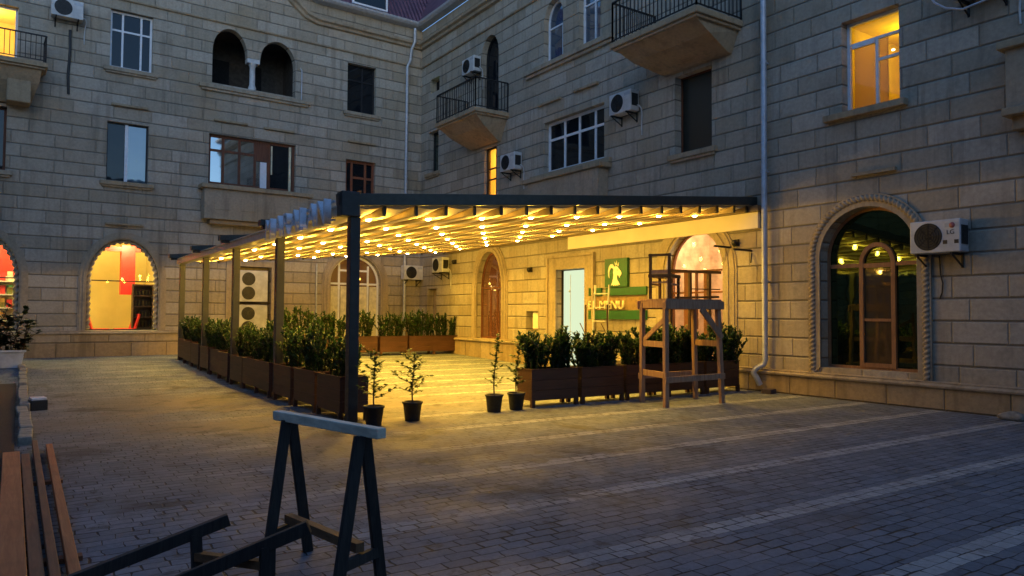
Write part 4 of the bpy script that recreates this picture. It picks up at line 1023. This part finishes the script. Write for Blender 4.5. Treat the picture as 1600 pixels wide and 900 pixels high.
MB().bar((lp(A1,F1,.26)+lp(A2,F2,.26))/2,(lp(B1,F3,.26)+lp(B2,F4,.26))/2,.05,.05).build('stretcher', M_sawrung, sh, I4)
s2 = thing('sawhorse', 'dark fallen sawhorse lying on its side with its legs in the air', 'sawhorse', at(.8,4.3,0))
MB().bar((.02,4.50,.03),(1.02,4.38,.33),.05,.065).build('leg', M_sawleg, s2, I4, bevel=.004); MB().bar((.62,4.28,.03),(1.335,3.94,.345),.05,.07).build('leg', M_sawleg, s2, I4, bevel=.004)
MB().bar((.865,4.40,0),(.85,4.40,.27),.055,.05,(0,1,0)).build('leg', M_sawleg, s2, I4); MB().bar((1.14,4.03,0),(1.14,4.03,.25),.075,.05,(0,1,0)).build('leg', M_sawleg, s2, I4)
MB().bar((.85,4.40,.15),(1.14,4.03,.15),.05,.045).build('stretcher', M_sawrung, s2, I4)
def board(x0, x1, y0, y1, z0, z1, rz, m, label):
    b_ = MB(); L = (y1-y0)/2; W = (x1-x0)/2; b_.box(-W,W,-L,L,0,z1-z0)
    return tag(b_.build('timber_board', m, None, at((x0+x1)/2,(y0+y1)/2,z0,rz), bevel=.004), label, 'board', 'timber boards on the ground at the left')
board(-.075,.065,3.2,8.9,.06,.10,R(.4),M_plank,'widest orange board on the pile at the left edge')
board(.075,.145,3.0,8.75,.05,.095,R(.4),M_plank2,'narrow dull board lying against the widest orange board')
board(.165,.215,3.6,9.5,.05,.11,R(.2),M_plank2,'board on edge in the middle of the pile at left')
board(.265,.325,2.6,9.3,.03,.09,R(-.2),M_plank,'outermost slim orange board next to the paving')
for y_ in (5.2,7.6): tag(MB().box(-.12,.36,y_-.04,y_+.04,0,.03 if False else .028).build('timber_bearer', M_plank2, None, I4), 'short timber bearer under the %s of the board pile' % ('near part' if y_ < 6 else 'far part'), 'bearer')
mb = MB(); rn = random.Random(4); y_ = 9.9
tag(MB().box(-6,.0,2,21.2,-.1,.05).build('flower_bed', M_soil, None, I4), kind='structure')
k = 0
while y_ < 20.6:
    L = rn.uniform(.75,1.0); b_ = MB(); b_.box(-.07,.07,0,L-.03,-.05,rn.uniform(.09,.13))
    tag(b_.build('kerb_stone', M_kerb, None, at(.10+rn.uniform(-.02,.02),y_,gz(y_),rn.uniform(-.03,.03)), bevel=.015), 'pale kerb stone, %s from the board pile along the flower bed' % ORD[k], 'kerb stone', 'kerb stones along the flower bed')
    y_ += L; k += 1
# white trough with a broad-leaved plant
tp = thing('plant_trough', 'white rectangular plant trough at the far left end of the flower bed', 'planter', at(-.28,21.4,gz(21.4)))
b_ = MB(); a0, a1, h = .36, .43, .40
b_.add([(-a0,-.16,0),(a0,-.16,0),(a0,.16,0),(-a0,.16,0),(-a1,-.2,h),(a1,-.2,h),(a1,.2,h),(-a1,.2,h)], [(3,2,1,0),(0,1,5,4),(1,2,6,5),(2,3,7,6),(3,0,4,7)]); b_.build('trough', M_white, tp, bevel=.01)
r_ = MB(); r_.box(-.46,.46,-.23,-.19,.38,.43); r_.box(-.46,.46,.19,.23,.38,.43); r_.box(-.46,-.42,-.19,.19,.38,.43); r_.box(.42,.46,-.19,.19,.38,.43); r_.build('rim', M_white, tp, bevel=.006)
MB().box(-.42,.42,-.19,.19,.3,.385).build('soil', M_soil, tp)
rn = random.Random(31); st = []
for k in range(20):
    x = rn.uniform(-.34,.34); a = rn.uniform(0,TAU); L = rn.uniform(.5,1.15); s_ = rn.uniform(.1,.55)
    st.append([(x,0,0),(x+math.cos(a)*s_*.3,math.sin(a)*s_*.3,L*.5),(x+math.cos(a)*s_,math.sin(a)*s_*.8,L)])
t = thing('broad_leaf_plant', 'dark broad-leaved plant growing in the white trough', 'plant', at(-.2,21.4,gz(21.4)+.38))
leaf_cloud(rn, st, .24, .105, 20, .35, .15).build('foliage', M_leaf4, t, recalc=False); sm = MB(); [sm.tube(p, [.014,.011,.006], 6) for p in st]; sm.build('stem', M_bark, t, recalc=False)
ct = thing('small_crate', 'small black crate with a pale lid on the paving by the kerb stones', 'crate', at(.28,13.4,0,R(8)))
MB().box(-.11,.11,-.14,.14,0,.15).build('box', M_black, ct, bevel=.008); MB().box(-.10,.10,-.13,.13,.152,.19).build('lid', M_letter, ct, bevel=.008)
# stone and bucket at the foot of the right wall
st_ = bmesh.new(); bmesh.ops.create_icosphere(st_, subdivisions=3, radius=1); rn = random.Random(8)
for v in st_.verts: v.co *= 1+.16*math.sin(v.co.x*3.1+1)*math.cos(v.co.y*4)+rn.uniform(-.02,.02); v.co = Vector((v.co.x*.13,v.co.y*.2,max(-.05,v.co.z*.075)))
me = bpy.data.meshes.new('stone'); st_.to_mesh(me); st_.free(); me.materials.append(M_kerb)
tag(link('loose_stone', me, None, at(12.12,4.86,.05)), 'loose pale stone lying at the foot of the right wall', 'stone')
tag(MB().box(-.12,.12,-.1,.1,0,.09).build('brick_block', simple('dark_block', (.07,.05,.045), .9, bump=.4), None, at(12.15,9.1,0,R(12)), bevel=.008), 'dark brick block at the foot of the drainpipe', 'block')

# ------------------------------------------------------------------ light, sky, camera
w = bpy.data.worlds.new('World'); sc.world = w; w.use_nodes = True; nt = w.node_tree
bg = nt.nodes['Background']; sky = nt.nodes.new('ShaderNodeTexSky'); sky.sky_type = 'NISHITA'; sky.sun_disc = False
SE, SR = R(14), R(205)
sky.sun_elevation = SE; sky.sun_rotation = SR; sky.air_density = 1.0; sky.ozone_density = 4.6; sky.dust_density = .3
nt.links.new(sky.outputs[0], bg.inputs[0]); bg.inputs[1].default_value = .15
sl = bpy.data.lights.new('dusk_sun', 'SUN'); sl.energy = .05; sl.angle = R(12); sl.color = (1,.85,.7)
so = bpy.data.objects.new('dusk_sun', sl); C.objects.link(so)
d = Vector((math.sin(SR)*math.cos(SE), math.cos(SR)*math.cos(SE), math.sin(SE)))
so.rotation_euler = d.to_track_quat('Z','Y').to_euler()

cam = bpy.data.cameras.new('camera'); co = bpy.data.objects.new('camera', cam); C.objects.link(co); sc.camera = co
cam.sensor_width = 36; cam.lens = 1146.29/1600*36; cam.clip_end = 500; cam.clip_start = .05
f_, p_, r_, yb = 1146.29, R(2.0725), R(.3717), R(-33.9014)
Rp = Matrix(((1,0,0),(0,math.cos(p_),math.sin(p_)),(0,-math.sin(p_),math.cos(p_)))); Rz = Matrix(((math.cos(r_),-math.sin(r_),0),(math.sin(r_),math.cos(r_),0),(0,0,1)))
M = Rz @ Rp
Yc = M @ Vector((math.sin(yb),0,math.cos(yb))); Xc = M @ Vector((math.cos(yb),0,-math.sin(yb))); Zc = M @ Vector((0,-1,0))
Wd = Matrix((Xc, Yc, Zc))                       # camera (x right, y down, z fwd) -> world
rt, dn, fw = Wd.col[0], Wd.col[1], Wd.col[2]
co.matrix_world = Matrix(((rt[0],-dn[0],-fw[0],0),(rt[1],-dn[1],-fw[1],0),(rt[2],-dn[2],-fw[2],1.5),(0,0,0,1)))

sc.view_settings.view_transform = 'Standard'; sc.view_settings.look = 'None'; sc.view_settings.exposure = .66; sc.view_settings.gamma = 1
sc.view_settings.use_curve_mapping = False
sc.render.engine = 'CYCLES'; sc.cycles.use_denoising = True; sc.cycles.max_bounces = 6; sc.cycles.diffuse_bounces = 3; sc.cycles.glossy_bounces = 3; sc.cycles.transparent_max_bounces = 8
sc.cycles.sample_clamp_indirect = 4
